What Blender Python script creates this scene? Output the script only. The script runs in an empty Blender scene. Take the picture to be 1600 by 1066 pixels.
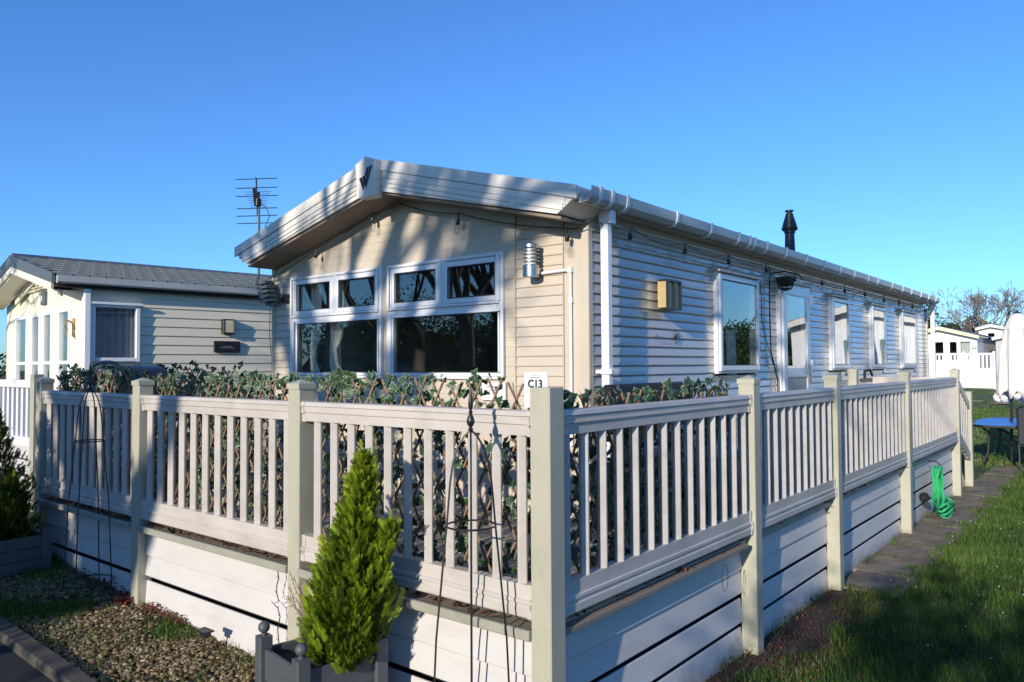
import bpy, math, random
import numpy as np
from mathutils import Vector, Matrix

R = random.Random(7)
NR = np.random.default_rng(11)
scn = bpy.context.scene
COL = scn.collection

# ------------------------------------------------------------------ camera
cam_d = bpy.data.cameras.new('camera')
cam = bpy.data.objects.new('camera', cam_d); COL.objects.link(cam)
CAM = Vector((1.8577, -2.5063, 1.7623))
yaw, pitch, roll = -.6827, .0321, -.0058
fw = Vector((math.sin(yaw)*math.cos(pitch), math.cos(yaw)*math.cos(pitch), math.sin(pitch)))
rt = Vector((math.cos(yaw), -math.sin(yaw), 0)); up = rt.cross(fw)
rt2 = rt*math.cos(roll)+up*math.sin(roll); up2 = -rt*math.sin(roll)+up*math.cos(roll)
cam.matrix_world = Matrix(((rt2.x, up2.x, -fw.x, CAM.x), (rt2.y, up2.y, -fw.y, CAM.y), (rt2.z, up2.z, -fw.z, CAM.z), (0, 0, 0, 1)))
cam_d.sensor_width = 36; cam_d.lens = 1197.9/1600*36
cam_d.clip_start = .05; cam_d.clip_end = 2000
scn.camera = cam

# ------------------------------------------------------------------ sky, sun, exposure
SUN = Vector((-.165, 1, -.31)).normalized()          # the way the light travels
el = math.asin(-SUN.z); az = math.atan2(-SUN.x, -SUN.y)
world = bpy.data.worlds.new('World'); scn.world = world; world.use_nodes = True
wn = world.node_tree.nodes; wl = world.node_tree.links
bg = wn['Background']
sky = wn.new('ShaderNodeTexSky'); sky.sky_type = 'NISHITA'; sky.sun_disc = False
sky.sun_elevation = el; sky.sun_rotation = az
sky.air_density = 1.0; sky.dust_density = .25; sky.ozone_density = 3.0; sky.altitude = 0
hs = wn.new('ShaderNodeMix'); hs.data_type = 'RGBA'; hs.blend_type = 'MULTIPLY'; hs.inputs[0].default_value = 1
hs.inputs[7].default_value = (.50, .87, 1.36, 1)       # the camera's blue rendering of a clear sky
wl.new(sky.outputs[0], hs.inputs[6]); wl.new(hs.outputs[2], bg.inputs[0])
bg.inputs[1].default_value = .137
sun_d = bpy.data.lights.new('sun', 'SUN'); sun = bpy.data.objects.new('sun', sun_d); COL.objects.link(sun)
sun_d.energy = 4.3; sun_d.angle = math.radians(.53); sun_d.color = (1, .905, .77)
sun.rotation_euler = SUN.to_track_quat('-Z', 'Y').to_euler()
scn.view_settings.view_transform = 'Standard'; scn.view_settings.look = 'None'
scn.view_settings.exposure = .25; scn.view_settings.gamma = 1
scn.cycles.max_bounces = 8; scn.cycles.transparent_max_bounces = 24

# ------------------------------------------------------------------ materials
def mat(name, col, rough=.5, var=.08, scale=6., bump=.0, bscale=60., metal=0., coat=0., stretch=(1, 1, 1), dirt=0., dirtcol=(.12, .10, .07), col2=None, spec=.5, sub=0.):
    m = bpy.data.materials.new(name); m.use_nodes = True
    n = m.node_tree.nodes; l = m.node_tree.links; b = n['Principled BSDF']
    b.inputs['Roughness'].default_value = rough; b.inputs['Metallic'].default_value = metal
    b.inputs['Coat Weight'].default_value = coat; b.inputs['Coat Roughness'].default_value = .08
    b.inputs['Specular IOR Level'].default_value = spec
    tc = n.new('ShaderNodeTexCoord'); oi = n.new('ShaderNodeObjectInfo')
    add = n.new('ShaderNodeVectorMath'); add.operation = 'ADD'
    l.new(tc.outputs['Object'], add.inputs[0]); l.new(oi.outputs['Location'], add.inputs[1])
    mp = n.new('ShaderNodeMapping'); mp.inputs['Scale'].default_value = stretch; l.new(add.outputs[0], mp.inputs[0])
    nz = n.new('ShaderNodeTexNoise'); nz.inputs['Scale'].default_value = scale; nz.inputs['Detail'].default_value = 5
    nz.inputs['Roughness'].default_value = .6; l.new(mp.outputs[0], nz.inputs['Vector'])
    cr = n.new('ShaderNodeValToRGB'); cr.color_ramp.elements[0].position = .3; cr.color_ramp.elements[1].position = .7
    c2 = col2 or tuple(min(1, c*(1+var)) for c in col)
    cr.color_ramp.elements[0].color = (*[c*(1-var) for c in col], 1); cr.color_ramp.elements[1].color = (*c2, 1)
    l.new(nz.outputs[0], cr.inputs[0]); out = cr.outputs[0]
    if dirt:
        n2 = n.new('ShaderNodeTexNoise'); n2.inputs['Scale'].default_value = scale*2.3; n2.inputs['Detail'].default_value = 8
        n2.inputs['Roughness'].default_value = .7; l.new(mp.outputs[0], n2.inputs['Vector'])
        r2 = n.new('ShaderNodeMapRange'); r2.inputs['From Min'].default_value = .5; r2.inputs['From Max'].default_value = .78
        r2.inputs['To Max'].default_value = dirt; l.new(n2.outputs[0], r2.inputs[0])
        mx = n.new('ShaderNodeMix'); mx.data_type = 'RGBA'; l.new(r2.outputs[0], mx.inputs[0]); l.new(out, mx.inputs[6])
        mx.inputs[7].default_value = (*dirtcol, 1); out = mx.outputs[2]
    l.new(out, b.inputs['Base Color'])
    if bump:
        n3 = n.new('ShaderNodeTexNoise'); n3.inputs['Scale'].default_value = bscale; n3.inputs['Detail'].default_value = 4
        l.new(mp.outputs[0], n3.inputs['Vector'])
        bp = n.new('ShaderNodeBump'); bp.inputs['Strength'].default_value = bump; bp.inputs['Distance'].default_value = .01
        l.new(n3.outputs[0], bp.inputs['Height']); l.new(bp.outputs[0], b.inputs['Normal'])
    return m

def tint_mat(name, stops, rough=.6, transl=.0, spec=.3):
    """colour read from the mesh attribute 'tint' (0..1): each leaf its own shade"""
    m = bpy.data.materials.new(name); m.use_nodes = True
    n = m.node_tree.nodes; l = m.node_tree.links; b = n['Principled BSDF']
    b.inputs['Roughness'].default_value = rough; b.inputs['Specular IOR Level'].default_value = spec
    a = n.new('ShaderNodeAttribute'); a.attribute_name = 'tint'
    cr = n.new('ShaderNodeValToRGB'); e = cr.color_ramp.elements
    e[0].position = stops[0][0]; e[0].color = (*stops[0][1], 1); e[1].position = stops[-1][0]; e[1].color = (*stops[-1][1], 1)
    for p, c in stops[1:-1]:
        q = e.new(p); q.color = (*c, 1)
    l.new(a.outputs['Fac'], cr.inputs[0]); l.new(cr.outputs[0], b.inputs['Base Color'])
    if transl:
        t = n.new('ShaderNodeBsdfTranslucent'); l.new(cr.outputs[0], t.inputs[0])
        mx = n.new('ShaderNodeMixShader'); mx.inputs[0].default_value = transl
        l.new(b.outputs[0], mx.inputs[1]); l.new(t.outputs[0], mx.inputs[2]); l.new(mx.outputs[0], n['Material Output'].inputs[0])
    return m

def glass_mat(name, f0=.09, tint=(.9, .93, .93), wobble=.02, wscale=1.6):
    m = bpy.data.materials.new(name); m.use_nodes = True
    n = m.node_tree.nodes; l = m.node_tree.links
    n.remove(n['Principled BSDF'])
    tr = n.new('ShaderNodeBsdfTransparent'); tr.inputs[0].default_value = (*tint, 1)
    gl = n.new('ShaderNodeBsdfGlossy'); gl.inputs['Roughness'].default_value = .004; gl.inputs[0].default_value = (1, 1, 1, 1)
    lw = n.new('ShaderNodeLayerWeight'); lw.inputs[0].default_value = .5
    pw = n.new('ShaderNodeMath'); pw.operation = 'POWER'; pw.inputs[1].default_value = 4.; l.new(lw.outputs['Facing'], pw.inputs[0])
    mr = n.new('ShaderNodeMapRange'); mr.inputs['To Min'].default_value = f0; mr.inputs['To Max'].default_value = 1; l.new(pw.outputs[0], mr.inputs[0])
    mx = n.new('ShaderNodeMixShader'); l.new(mr.outputs[0], mx.inputs[0]); l.new(tr.outputs[0], mx.inputs[1]); l.new(gl.outputs[0], mx.inputs[2])
    tc = n.new('ShaderNodeTexCoord'); nz = n.new('ShaderNodeTexNoise'); nz.inputs['Scale'].default_value = wscale; nz.inputs['Detail'].default_value = 1
    l.new(tc.outputs['Object'], nz.inputs['Vector'])
    bp = n.new('ShaderNodeBump'); bp.inputs['Strength'].default_value = wobble; bp.inputs['Distance'].default_value = .05
    l.new(nz.outputs[0], bp.inputs['Height']); l.new(bp.outputs[0], gl.inputs['Normal'])
    l.new(mx.outputs[0], n['Material Output'].inputs[0])
    return m

def clad_mat(name, col, rough, coat):
    """painted aluminium boards: waves in the sheet stretch what they mirror"""
    m = mat(name, col, rough, .04, 1.5, 0, coat=coat, dirt=.18, dirtcol=tuple(c*.6 for c in col), stretch=(1, 1, 6))
    n = m.node_tree.nodes; l = m.node_tree.links; b = n['Principled BSDF']
    tc = n.new('ShaderNodeTexCoord'); oi = n.new('ShaderNodeObjectInfo'); add = n.new('ShaderNodeVectorMath')
    l.new(tc.outputs['Object'], add.inputs[0]); l.new(oi.outputs['Location'], add.inputs[1])
    mp = n.new('ShaderNodeMapping'); mp.inputs['Scale'].default_value = (1, 1, 9); l.new(add.outputs[0], mp.inputs[0])
    nz = n.new('ShaderNodeTexNoise'); nz.inputs['Scale'].default_value = 2.2; nz.inputs['Detail'].default_value = 3; l.new(mp.outputs[0], nz.inputs['Vector'])
    bp = n.new('ShaderNodeBump'); bp.inputs['Strength'].default_value = .13; bp.inputs['Distance'].default_value = .05
    l.new(nz.outputs[0], bp.inputs['Height']); l.new(bp.outputs[0], b.inputs['Normal']); l.new(bp.outputs[0], b.inputs['Coat Normal'])
    return m

M = {}
M['cream'] = clad_mat('cream_aluminium', (.55, .475, .375), .42, .15)
M['cream_plain'] = mat('cream_panel', (.55, .475, .375), .45, .05, 3, .05, 40, dirt=.12, dirtcol=(.3, .25, .19))
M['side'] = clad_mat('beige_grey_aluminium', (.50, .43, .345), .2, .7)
M['fascia'] = mat('ivory_fascia', (.72, .68, .61), .4, .05, 4, .08, 90, dirt=.28, dirtcol=(.38, .35, .31), stretch=(1, 1, 3))
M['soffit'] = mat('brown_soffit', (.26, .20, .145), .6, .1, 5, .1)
M['upvc'] = mat('white_upvc', (.78, .79, .80), .28, .03, 3, 0, dirt=.1, dirtcol=(.5, .5, .47))
M['gutter'] = mat('pale_grey_gutter', (.45, .45, .44), .3, .05, 4, 0, dirt=.35, dirtcol=(.3, .3, .28), stretch=(1, 1, 4))
M['rail'] = mat('faded_off_white_rail', (.50, .46, .415), .42, .08, 2.2, .05, 90, dirt=.5, dirtcol=(.30, .285, .23), col2=(.575, .53, .485), stretch=(1, 1, 2))
M['post'] = mat('sage_cream_post', (.43, .415, .325), .38, .05, 3, .03, 60, dirt=.4, dirtcol=(.24, .25, .16), stretch=(1, 1, .5))
M['skirt'] = mat('white_skirting', (.60, .58, .565), .4, .05, 1.6, .04, 70, dirt=.6, dirtcol=(.45, .42, .38), stretch=(.6, .6, 2))
def splash(m, h, col, amt=.85):
    n = m.node_tree.nodes; l = m.node_tree.links; b = n['Principled BSDF']; src = b.inputs['Base Color'].links[0].from_socket
    geo = n.new('ShaderNodeNewGeometry'); sx = n.new('ShaderNodeSeparateXYZ'); l.new(geo.outputs['Position'], sx.inputs[0])
    nz = n.new('ShaderNodeTexNoise'); nz.inputs['Scale'].default_value = 9; nz.inputs['Detail'].default_value = 6; nz.inputs['Roughness'].default_value = .75; l.new(geo.outputs['Position'], nz.inputs['Vector'])
    ad = n.new('ShaderNodeMath'); ad.operation = 'MULTIPLY_ADD'; ad.inputs[1].default_value = -h*3.2; l.new(nz.outputs[0], ad.inputs[0]); l.new(sx.outputs[2], ad.inputs[2])
    mr = n.new('ShaderNodeMapRange'); mr.inputs['From Min'].default_value = -h*1.9; mr.inputs['From Max'].default_value = -h*.6; mr.inputs['To Min'].default_value = amt; mr.inputs['To Max'].default_value = 0; l.new(ad.outputs[0], mr.inputs[0])
    mx = n.new('ShaderNodeMix'); mx.data_type = 'RGBA'; l.new(mr.outputs[0], mx.inputs[0]); l.new(src, mx.inputs[6]); mx.inputs[7].default_value = (*col, 1); l.new(mx.outputs[2], b.inputs['Base Color'])
splash(M['skirt'], .12, (.20, .17, .11)); splash(M['post'], .10, (.17, .16, .09), .7)
M['edge'] = mat('grey_green_edging', (.33, .325, .265), .5, .08, 6, .1, dirt=.3, dirtcol=(.12, .10, .07))
M['board'] = mat('deck_board', (.26, .22, .17), .6, .12, 8, .2, 80, dirt=.5, stretch=(1, 5, 1))
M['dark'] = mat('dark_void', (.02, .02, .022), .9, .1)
M['black'] = mat('black_plastic', (.018, .018, .02), .35, .1)
M['iron'] = mat('black_iron', (.012, .012, .013), .38, .1, 20, .1, spec=.6)
M['steel'] = mat('brushed_steel', (.42, .42, .40), .27, .05, 30, 0, metal=1)
M['rubber'] = mat('rubber_seal', (.05, .05, .05), .6)
M['glass'] = glass_mat('window_glass')
M['bulb'] = glass_mat('bulb_glass', .06, (.93, .93, .93), 0)
M['curtain'] = mat('cream_curtain', (.80, .78, .70), .9, .1, 8, .2, 30)
M['blind'] = mat('white_blind', (.74, .72, .66), .8, .04, 5)
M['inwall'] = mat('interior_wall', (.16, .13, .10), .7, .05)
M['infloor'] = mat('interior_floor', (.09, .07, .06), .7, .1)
M['nwall'] = mat('grey_board', (.76, .69, .54), .5, .04, 2, .08, 50, stretch=(1, .3, 8))
M['nfront'] = mat('pale_cream_board', (.82, .77, .62), .5, .04, 2, .05, 50)
M['tile'] = mat('grey_roof_tile', (.27, .275, .25), .55, .1, 14, .3, 120, dirt=.3, dirtcol=(.07, .07, .06))
M['ridge'] = mat('dark_grey_trim', (.10, .115, .12), .45, .1, 8, .1)
M['conc'] = mat('stained_concrete_slab', (.17, .125, .085), .85, .3, 3.5, .9, 45, dirt=.75, dirtcol=(.05, .045, .025), col2=(.30, .235, .17))
M['tarmac'] = mat('tarmac', (.02, .021, .022), .9, .2, 40, .8, 200)
M['kerb'] = mat('weathered_kerb', (.065, .06, .052), .9, .25, 12, .7, 80, dirt=.5)
M['soil'] = mat('dark_soil', (.045, .032, .022), .95, .35, 14, 1., 60)
M['lawn'] = mat('lawn_soil', (.035, .055, .016), .95, .3, 3, .8, 60, col2=(.06, .085, .02))
M['planter'] = mat('charcoal_painted_wood', (.075, .085, .095), .5, .1, 12, .2, 60, dirt=.2, dirtcol=(.04, .045, .05), stretch=(1, 1, 3))
M['bark'] = mat('grey_bark', (.14, .115, .09), .9, .2, 12, .6, 50)
M['bark2'] = mat('pale_bark', (.21, .185, .16), .9, .15, 12, .4, 50)
M['lath'] = mat('brown_willow_lath', (.22, .12, .07), .7, .25, 30, .2, col2=(.34, .21, .13))
M['leafin'] = mat('ivy_green', (.022, .06, .026), .42, .25, 25, .1, col2=(.05, .105, .045))
M['leafrim'] = mat('ivy_cream_edge', (.20, .25, .15), .5, .2, 25)
M['rope'] = mat('green_rope', (.02, .42, .13), .5, .15, 40, .8, 160, col2=(.04, .52, .20))
M['brass'] = mat('amber_panel', (.46, .35, .17), .35, .08, 10, spec=.6)
M['cloth'] = mat('cream_canvas', (.74, .70, .66), .8, .05, 4, .2)
M['blueglass'] = mat('blue_glass_top', (.05, .25, .70), .45, .05, 3, spec=.8)
M['mesh'] = mat('black_mesh_fabric', (.02, .025, .035), .7, .1)
M['signw'] = mat('sign_white', (.72, .76, .76), .25, .03)
M['ink'] = mat('sign_ink', (.02, .025, .03), .5, .02)
M['inkgrey'] = mat('sign_grey_ink', (.25, .27, .31), .5, .02)
M['pebble'] = tint_mat('pebbles', [(0, (.05, .038, .022)), (.35, (.16, .115, .06)), (.75, (.27, .205, .11)), (1, (.40, .34, .23))], .7)
M['grass'] = tint_mat('grass_blades', [(0, (.025, .055, .010)), (.5, (.068, .14, .02)), (.93, (.14, .23, .035)), (1, (.24, .20, .09))], .5, .25)
M['litter'] = tint_mat('dead_leaves', [(0, (.05, .022, .012)), (.6, (.14, .055, .025)), (1, (.27, .14, .065))], .7, .1)
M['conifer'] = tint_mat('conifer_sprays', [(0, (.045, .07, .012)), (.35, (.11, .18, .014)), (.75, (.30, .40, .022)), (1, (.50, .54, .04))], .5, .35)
M['bush'] = tint_mat('evergreen_leaves', [(0, (.02, .04, .012)), (.6, (.05, .08, .022)), (1, (.10, .12, .04))], .6, .15)
M['brownbush'] = tint_mat('winter_scrub', [(0, (.07, .05, .03)), (.6, (.13, .09, .055)), (1, (.11, .12, .05))], .8, .1)
M['sedum'] = tint_mat('red_sedum', [(0, (.12, .02, .02)), (.7, (.22, .04, .035)), (1, (.10, .12, .04))], .5, .1)

# ------------------------------------------------------------------ geometry helpers
class G:
    def __init__(s): s.v = []; s.f = []; s.mi = []
    def quad(s, *p, m=0):
        k = len(s.v); s.v += [tuple(q) for q in p]; s.f.append(tuple(range(k, k+len(p)))); s.mi.append(m)
    def box(s, a, b, m=0):
        x0, y0, z0 = a; x1, y1, z1 = b; k = len(s.v)
        s.v += [(x, y, z) for z in (z0, z1) for y in (y0, y1) for x in (x0, x1)]
        for f in ((0, 2, 3, 1), (4, 5, 7, 6), (0, 1, 5, 4), (2, 6, 7, 3), (0, 4, 6, 2), (1, 3, 7, 5)):
            s.f.append(tuple(k+i for i in f)); s.mi.append(m)
        return s
    def cbox(s, a, b, c=.004, m=0):
        """box with its four edges along the longest axis chamfered"""
        d = [b[i]-a[i] for i in range(3)]; ax = d.index(max(d)); u, w = [i for i in range(3) if i != ax]
        c = min(c, d[u]*.4, d[w]*.4)
        pr = [(a[u]+c, a[w]), (b[u]-c, a[w]), (b[u], a[w]+c), (b[u], b[w]-c), (b[u]-c, b[w]), (a[u]+c, b[w]), (a[u], b[w]-c), (a[u], a[w]+c)]
        k = len(s.v)
        for t in (a[ax], b[ax]):
            for p in pr:
                q = [0, 0, 0]; q[ax] = t; q[u] = p[0]; q[w] = p[1]; s.v.append(tuple(q))
        for i in range(8):
            j = (i+1) % 8; f = (k+i, k+j, k+8+j, k+8+i); s.f.append(f if ax != 1 else f[::-1]); s.mi.append(m)
        s.f.append(tuple(k+i for i in range(7, -1, -1))); s.f.append(tuple(k+8+i for i in range(8))); s.mi += [m, m]
        return s
    def prism(s, poly, fn, t0, t1, m=0):
        """closed polygon of (u, v), swept from t0 to t1; fn(u, v, t) gives the point"""
        k = len(s.v); n = len(poly)
        s.v += [fn(u, w, t0) for u, w in poly] + [fn(u, w, t1) for u, w in poly]
        for i in range(n):
            j = (i+1) % n; s.f.append((k+i, k+j, k+n+j, k+n+i)); s.mi.append(m)
        s.f.append(tuple(k+i for i in range(n-1, -1, -1))); s.f.append(tuple(k+n+i for i in range(n))); s.mi += [m, m]
        return s
    def lathe(s, prof, c, n=12, m=0):
        k = len(s.v); cx, cy, cz = c
        for r, z in prof:
            for i in range(n):
                a = 2*math.pi*i/n; s.v.append((cx+r*math.cos(a), cy+r*math.sin(a), cz+z))
        for j in range(len(prof)-1):
            for i in range(n):
                i2 = (i+1) % n; s.f.append((k+j*n+i, k+j*n+i2, k+(j+1)*n+i2, k+(j+1)*n+i)); s.mi.append(m)
        s.f.append(tuple(k+i for i in range(n-1, -1, -1))); s.f.append(tuple(k+(len(prof)-1)*n+i for i in range(n))); s.mi += [m, m]
        return s
    def tube(s, pts, r, n=6, m=0, closed=False):
        pts = [Vector(p) for p in pts]; N = len(pts); k = len(s.v)
        rr = r if isinstance(r, (list, tuple)) else [r]*N
        prev = None
        for i, p in enumerate(pts):
            if closed: d = pts[(i+1) % N]-pts[i-1]
            else: d = pts[min(i+1, N-1)]-pts[max(i-1, 0)]
            if d.length < 1e-9: d = Vector((0, 0, 1))
            d.normalize()
            a = prev if prev is not None else (Vector((0, 0, 1)) if abs(d.z) < .9 else Vector((1, 0, 0)))
            u = (a-d*a.dot(d)); u.normalize(); prev = u; w = d.cross(u)
            for j in range(n):
                t = 2*math.pi*j/n; s.v.append(tuple(p+(u*math.cos(t)+w*math.sin(t))*rr[i]))
        for i in range(N if closed else N-1):
            i2 = (i+1) % N
            for j in range(n):
                j2 = (j+1) % n; s.f.append((k+i*n+j, k+i*n+j2, k+i2*n+j2, k+i2*n+j)); s.mi.append(m)
        if not closed:
            s.f.append(tuple(k+j for j in range(n-1, -1, -1))); s.f.append(tuple(k+(N-1)*n+j for j in range(n))); s.mi += [m, m]
        return s
    def ball(s, c, r, n=12, m=0, sq=1.):
        h = max(4, n//2)
        s.lathe([(max(1e-4, r*math.sin(math.pi*j/h)), -r*sq*math.cos(math.pi*j/h)) for j in range(h+1)], c, n, m); return s

def wloc(o):
    v = Vector((0, 0, 0))
    while o is not None:
        v += o.location; o = o.parent
    return v

def mesh_from(name, g, mats, off=(0, 0, 0), smooth=False):
    me = bpy.data.meshes.new(name)
    me.from_pydata([(x-off[0], y-off[1], z-off[2]) for x, y, z in g.v], [], g.f)
    for m in (mats if isinstance(mats, (list, tuple)) else [mats]): me.materials.append(m)
    if any(g.mi): me.polygons.foreach_set('material_index', g.mi)
    if smooth:
        me.polygons.foreach_set('use_smooth', [True]*len(me.polygons))
    me.update()
    if smooth:
        me.set_sharp_from_angle(angle=math.radians(38))
    return me

def tag(o, label=None, cat=None, group=None, kind=None):
    if label: o['label'] = label
    if cat: o['category'] = cat
    if group: o['group'] = group
    if kind: o['kind'] = kind
    return o

def thing(name, loc, label, cat, group=None):
    o = bpy.data.objects.new(name, None); o.location = loc; o.empty_display_size = .1; COL.objects.link(o)
    return tag(o, label, cat, group)

def part(name, g, m, parent=None, smooth=False, pos=None):
    """g in world coordinates; origin put at pos (default: parent's base)"""
    base = wloc(parent) if parent else Vector((0, 0, 0))
    org = Vector(pos) if pos is not None else base
    me = mesh_from(name, g, m, org, smooth)
    o = bpy.data.objects.new(name, me); o.location = org-base; COL.objects.link(o); o.parent = parent
    return o

def piece(name, me, at, parent=None, rot=None, scale=None):
    """an object that shares mesh data; at is a world position"""
    base = wloc(parent) if parent else Vector((0, 0, 0))
    o = bpy.data.objects.new(name, me); o.location = Vector(at)-base; COL.objects.link(o); o.parent = parent
    if rot: o.rotation_euler = rot
    if scale: o.scale = scale
    return o

def np_mesh(name, V, F, m, tint=None, smooth=False):
    me = bpy.data.meshes.new(name); V = np.asarray(V, np.float32).reshape(-1, 3); F = np.asarray(F, np.int32)
    k = F.shape[1]; me.vertices.add(len(V)); me.vertices.foreach_set('co', V.ravel())
    me.loops.add(F.size); me.loops.foreach_set('vertex_index', F.ravel())
    me.polygons.add(len(F)); me.polygons.foreach_set('loop_start', np.arange(0, F.size, k, dtype=np.int32))
    me.update(calc_edges=True)
    for q in (m if isinstance(m, (list, tuple)) else [m]): me.materials.append(q)
    if tint is not None:
        a = me.attributes.new('tint', 'FLOAT', 'POINT'); a.data.foreach_set('value', np.asarray(tint, np.float32).ravel())
    if smooth: me.polygons.foreach_set('use_smooth', np.ones(len(F), bool))
    return me

def np_obj(name, me, parent=None):
    o = bpy.data.objects.new(name, me); COL.objects.link(o); o.parent = parent
    if parent: o.location = -wloc(parent)
    return o

def seg_mesh(name, segs, sides, m):
    """tapered limbs from an array of (x0,y0,z0,x1,y1,z1,r0,r1)"""
    S = np.array(segs, float); p0 = S[:, :3]; p1 = S[:, 3:6]; d = p1-p0
    L = np.linalg.norm(d, axis=1, keepdims=True)+1e-9; d = d/L
    a = np.where(np.abs(d[:, 2:3]) < .9, np.array([[0, 0, 1.]]), np.array([[1., 0, 0]]))
    u = np.cross(d, a); u /= np.linalg.norm(u, axis=1, keepdims=True); w = np.cross(d, u)
    V = np.zeros((len(S), 2, sides, 3))
    for j in range(sides):
        t = 2*math.pi*j/sides; o = u*math.cos(t)+w*math.sin(t)
        V[:, 0, j] = p0+o*S[:, 6:7]; V[:, 1, j] = p1+o*S[:, 7:8]
    base = (np.arange(len(S))*2*sides)[:, None]; F = []
    for j in range(sides):
        j2 = (j+1) % sides; F.append(base+np.array([[j, j2, sides+j2, sides+j]]))
    return np_mesh(name, V, np.concatenate(F), m, smooth=True)

def gz(x, y=0):
    """ground height: it rises a little to the left"""
    return .040*min(max(-x, 0), 7)

def gza(x): return .040*np.clip(-x, 0, 7)

# ================================================================== SETTING
def grid_sheet(name, xs, ys, m, dz=0., jit=0.):
    V = []; F = []
    for y in ys:
        for x in xs: V.append((x, y, gz(x)+dz+(R.uniform(-jit, jit) if jit else 0)))
    nx = len(xs)
    for j in range(len(ys)-1):
        for i in range(nx-1): F.append((j*nx+i, j*nx+i+1, (j+1)*nx+i+1, (j+1)*nx+i))
    me = bpy.data.meshes.new(name); me.from_pydata(V, [], F); me.materials.append(m)
    o = bpy.data.objects.new(name, me); COL.objects.link(o); o['kind'] = 'structure'; return o

grid_sheet('ground', [-600, -200, -80, -40, -20, -12, -9, -7, -5, -3, -1, 0, 1, 3, 6, 12, 25, 60, 200, 600],
           [-600, -200, -60, -25, -12, -6, -3, -1, 0, 2, 4, 8, 16, 30, 60, 120, 250, 600], M['lawn'])
grid_sheet('gravel_bed', [-7, -6, -5, -4, -3, -2, -1, -.2], [-.74, -.4, 0, .3], M['soil'], .012)
grid_sheet('tarmac_path', [-40, -20, -12, -7, -5, -3, -1, 0, 1.2, 3, 6, 30], [-3.6, -2, -.86], M['tarmac'], .008)
grid_sheet('soil_strip', [-.02, .12, .3, .4], [.3, 1, 2, 3, 3.85], M['soil'], .010, .004)
kerb = thing('kerb', (0, -.8, 0), 'long weathered stone kerb between the gravel bed and the dark tarmac', 'kerb')
for i in range(9):
    x1 = -.1-i*.915; g = G(); x0 = x1-.905
    g.prism([(-.86, -.1), (-.745, -.1), (-.745, .045), (-.76, .06), (-.85, .06), (-.86, .045)], lambda u, w, t: (t, u, w+gz(t)), x0, x1)
    part('kerb_stone', g, M['kerb'], kerb)

# paving slabs beside the deck
path = bpy.data.objects.new('paved_path', None); COL.objects.link(path); path['kind'] = 'structure'
slab_me = {}
yy = 3.80; i = 0
while yy < 12.2:
    w = .59
    g = G().cbox((0, 0, -.03), (.46, w, .032), .006)
    if 's' not in slab_me: slab_me['s'] = mesh_from('slab', g, M['conc'])
    piece('slab', slab_me['s'], (-.03+R.uniform(-.012, .012), yy, R.uniform(-.006, .005)), path, (R.uniform(-.001, .003), R.uniform(-.008, .008), R.uniform(-.012, .012)))
    yy += w+.006; i += 1
for (x, y, s) in ((-3.53, 35.2, .8), (-2.4, 33.6, .7)):
    st = G().lathe([(s*.45, 0), (s*.5, .02), (s*.47, .05), (s*.2, .06)], (x, y, .13), 11)
    o = part('stepping_stone', st, M['conc'], None, False, (x, y, .13)); tag(o, 'pale round stepping stone on the lawn, ' + ('the one nearer the parasol' if s < .75 else 'the one behind the stair post'), 'stepping stone', 'stepping stones on the far lawn')
g = G().cbox((-5.0, 38.6, .1), (-1.5, 43, .17), .02); o = part('patio_slab', g, M['kerb'], None, False, (-3, 40, .1)); tag(o, None, None, None, 'structure')

# ================================================================== CARAVAN
CX, CY, CL, CEND = -1.066, 1.94, -4.818, 12.95     # right wall, front wall, left wall, far end
RX = (CX+CL)/2
def soff(x): return 3.185-.243*abs(x-RX)
def roofz(x): return 3.455-.262*abs(x-RX)
van = thing('static_caravan', (RX, 7, .12), 'large beige static caravan with ivory gable fascia and dark front windows, behind the deck rail', 'caravan')

# window / door openings
WZ0, WZT, WZ1 = 1.658, 2.225, 2.627
front_open = [(-4.52, -3.193), (-3.124, -1.822)]
side_open = [(3.935, 4.889, 1.66, 2.60), (5.48, 6.38, .76, 2.64), (7.23, 7.96, 1.66, 2.60), (9.06, 9.84, 1.66, 2.60), (10.86, 11.9, 1.66, 2.60)]
TH = .05
# structural shell behind the boards
g = G()
def fw_box(x0, x1, z0, z1): g.box((x0, CY, z0), (x1, CY+TH, z1))
fw_box(CL, -4.52, .5, WZ1); fw_box(-3.193, -3.124, .5, WZ1); fw_box(-1.822, CX, .5, WZ1)
fw_box(-4.52, -3.193, .5, WZ0); fw_box(-3.124, -1.822, .5, WZ0)
g.prism([(CL, WZ1), (CX, WZ1), (CX, soff(CX)+.05), (RX, soff(RX)+.05), (CL, soff(CL)+.05)], lambda u, w, t: (u, t, w), CY, CY+TH)
part('wall', g, M['cream_plain'], van)
g = G()
ys = CY+TH+.002
for a, b, z0, z1 in side_open:
    g.box((CX-TH, ys, .5), (CX, a, 2.845)); g.box((CX-TH, a, .5), (CX, b, z0)); g.box((CX-TH, a, z1), (CX, b, 2.845)); ys = b
g.box((CX-TH, ys, .5), (CX, CEND, 2.845)); g.box((CL+.002, CY+TH+.002, .15), (CL+TH, CEND, 2.76)); g.box((CL+TH, CEND-TH, .5), (CX-TH-.002, CEND-.002, 2.9))
part('wall', g, M['side'], van)
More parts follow.
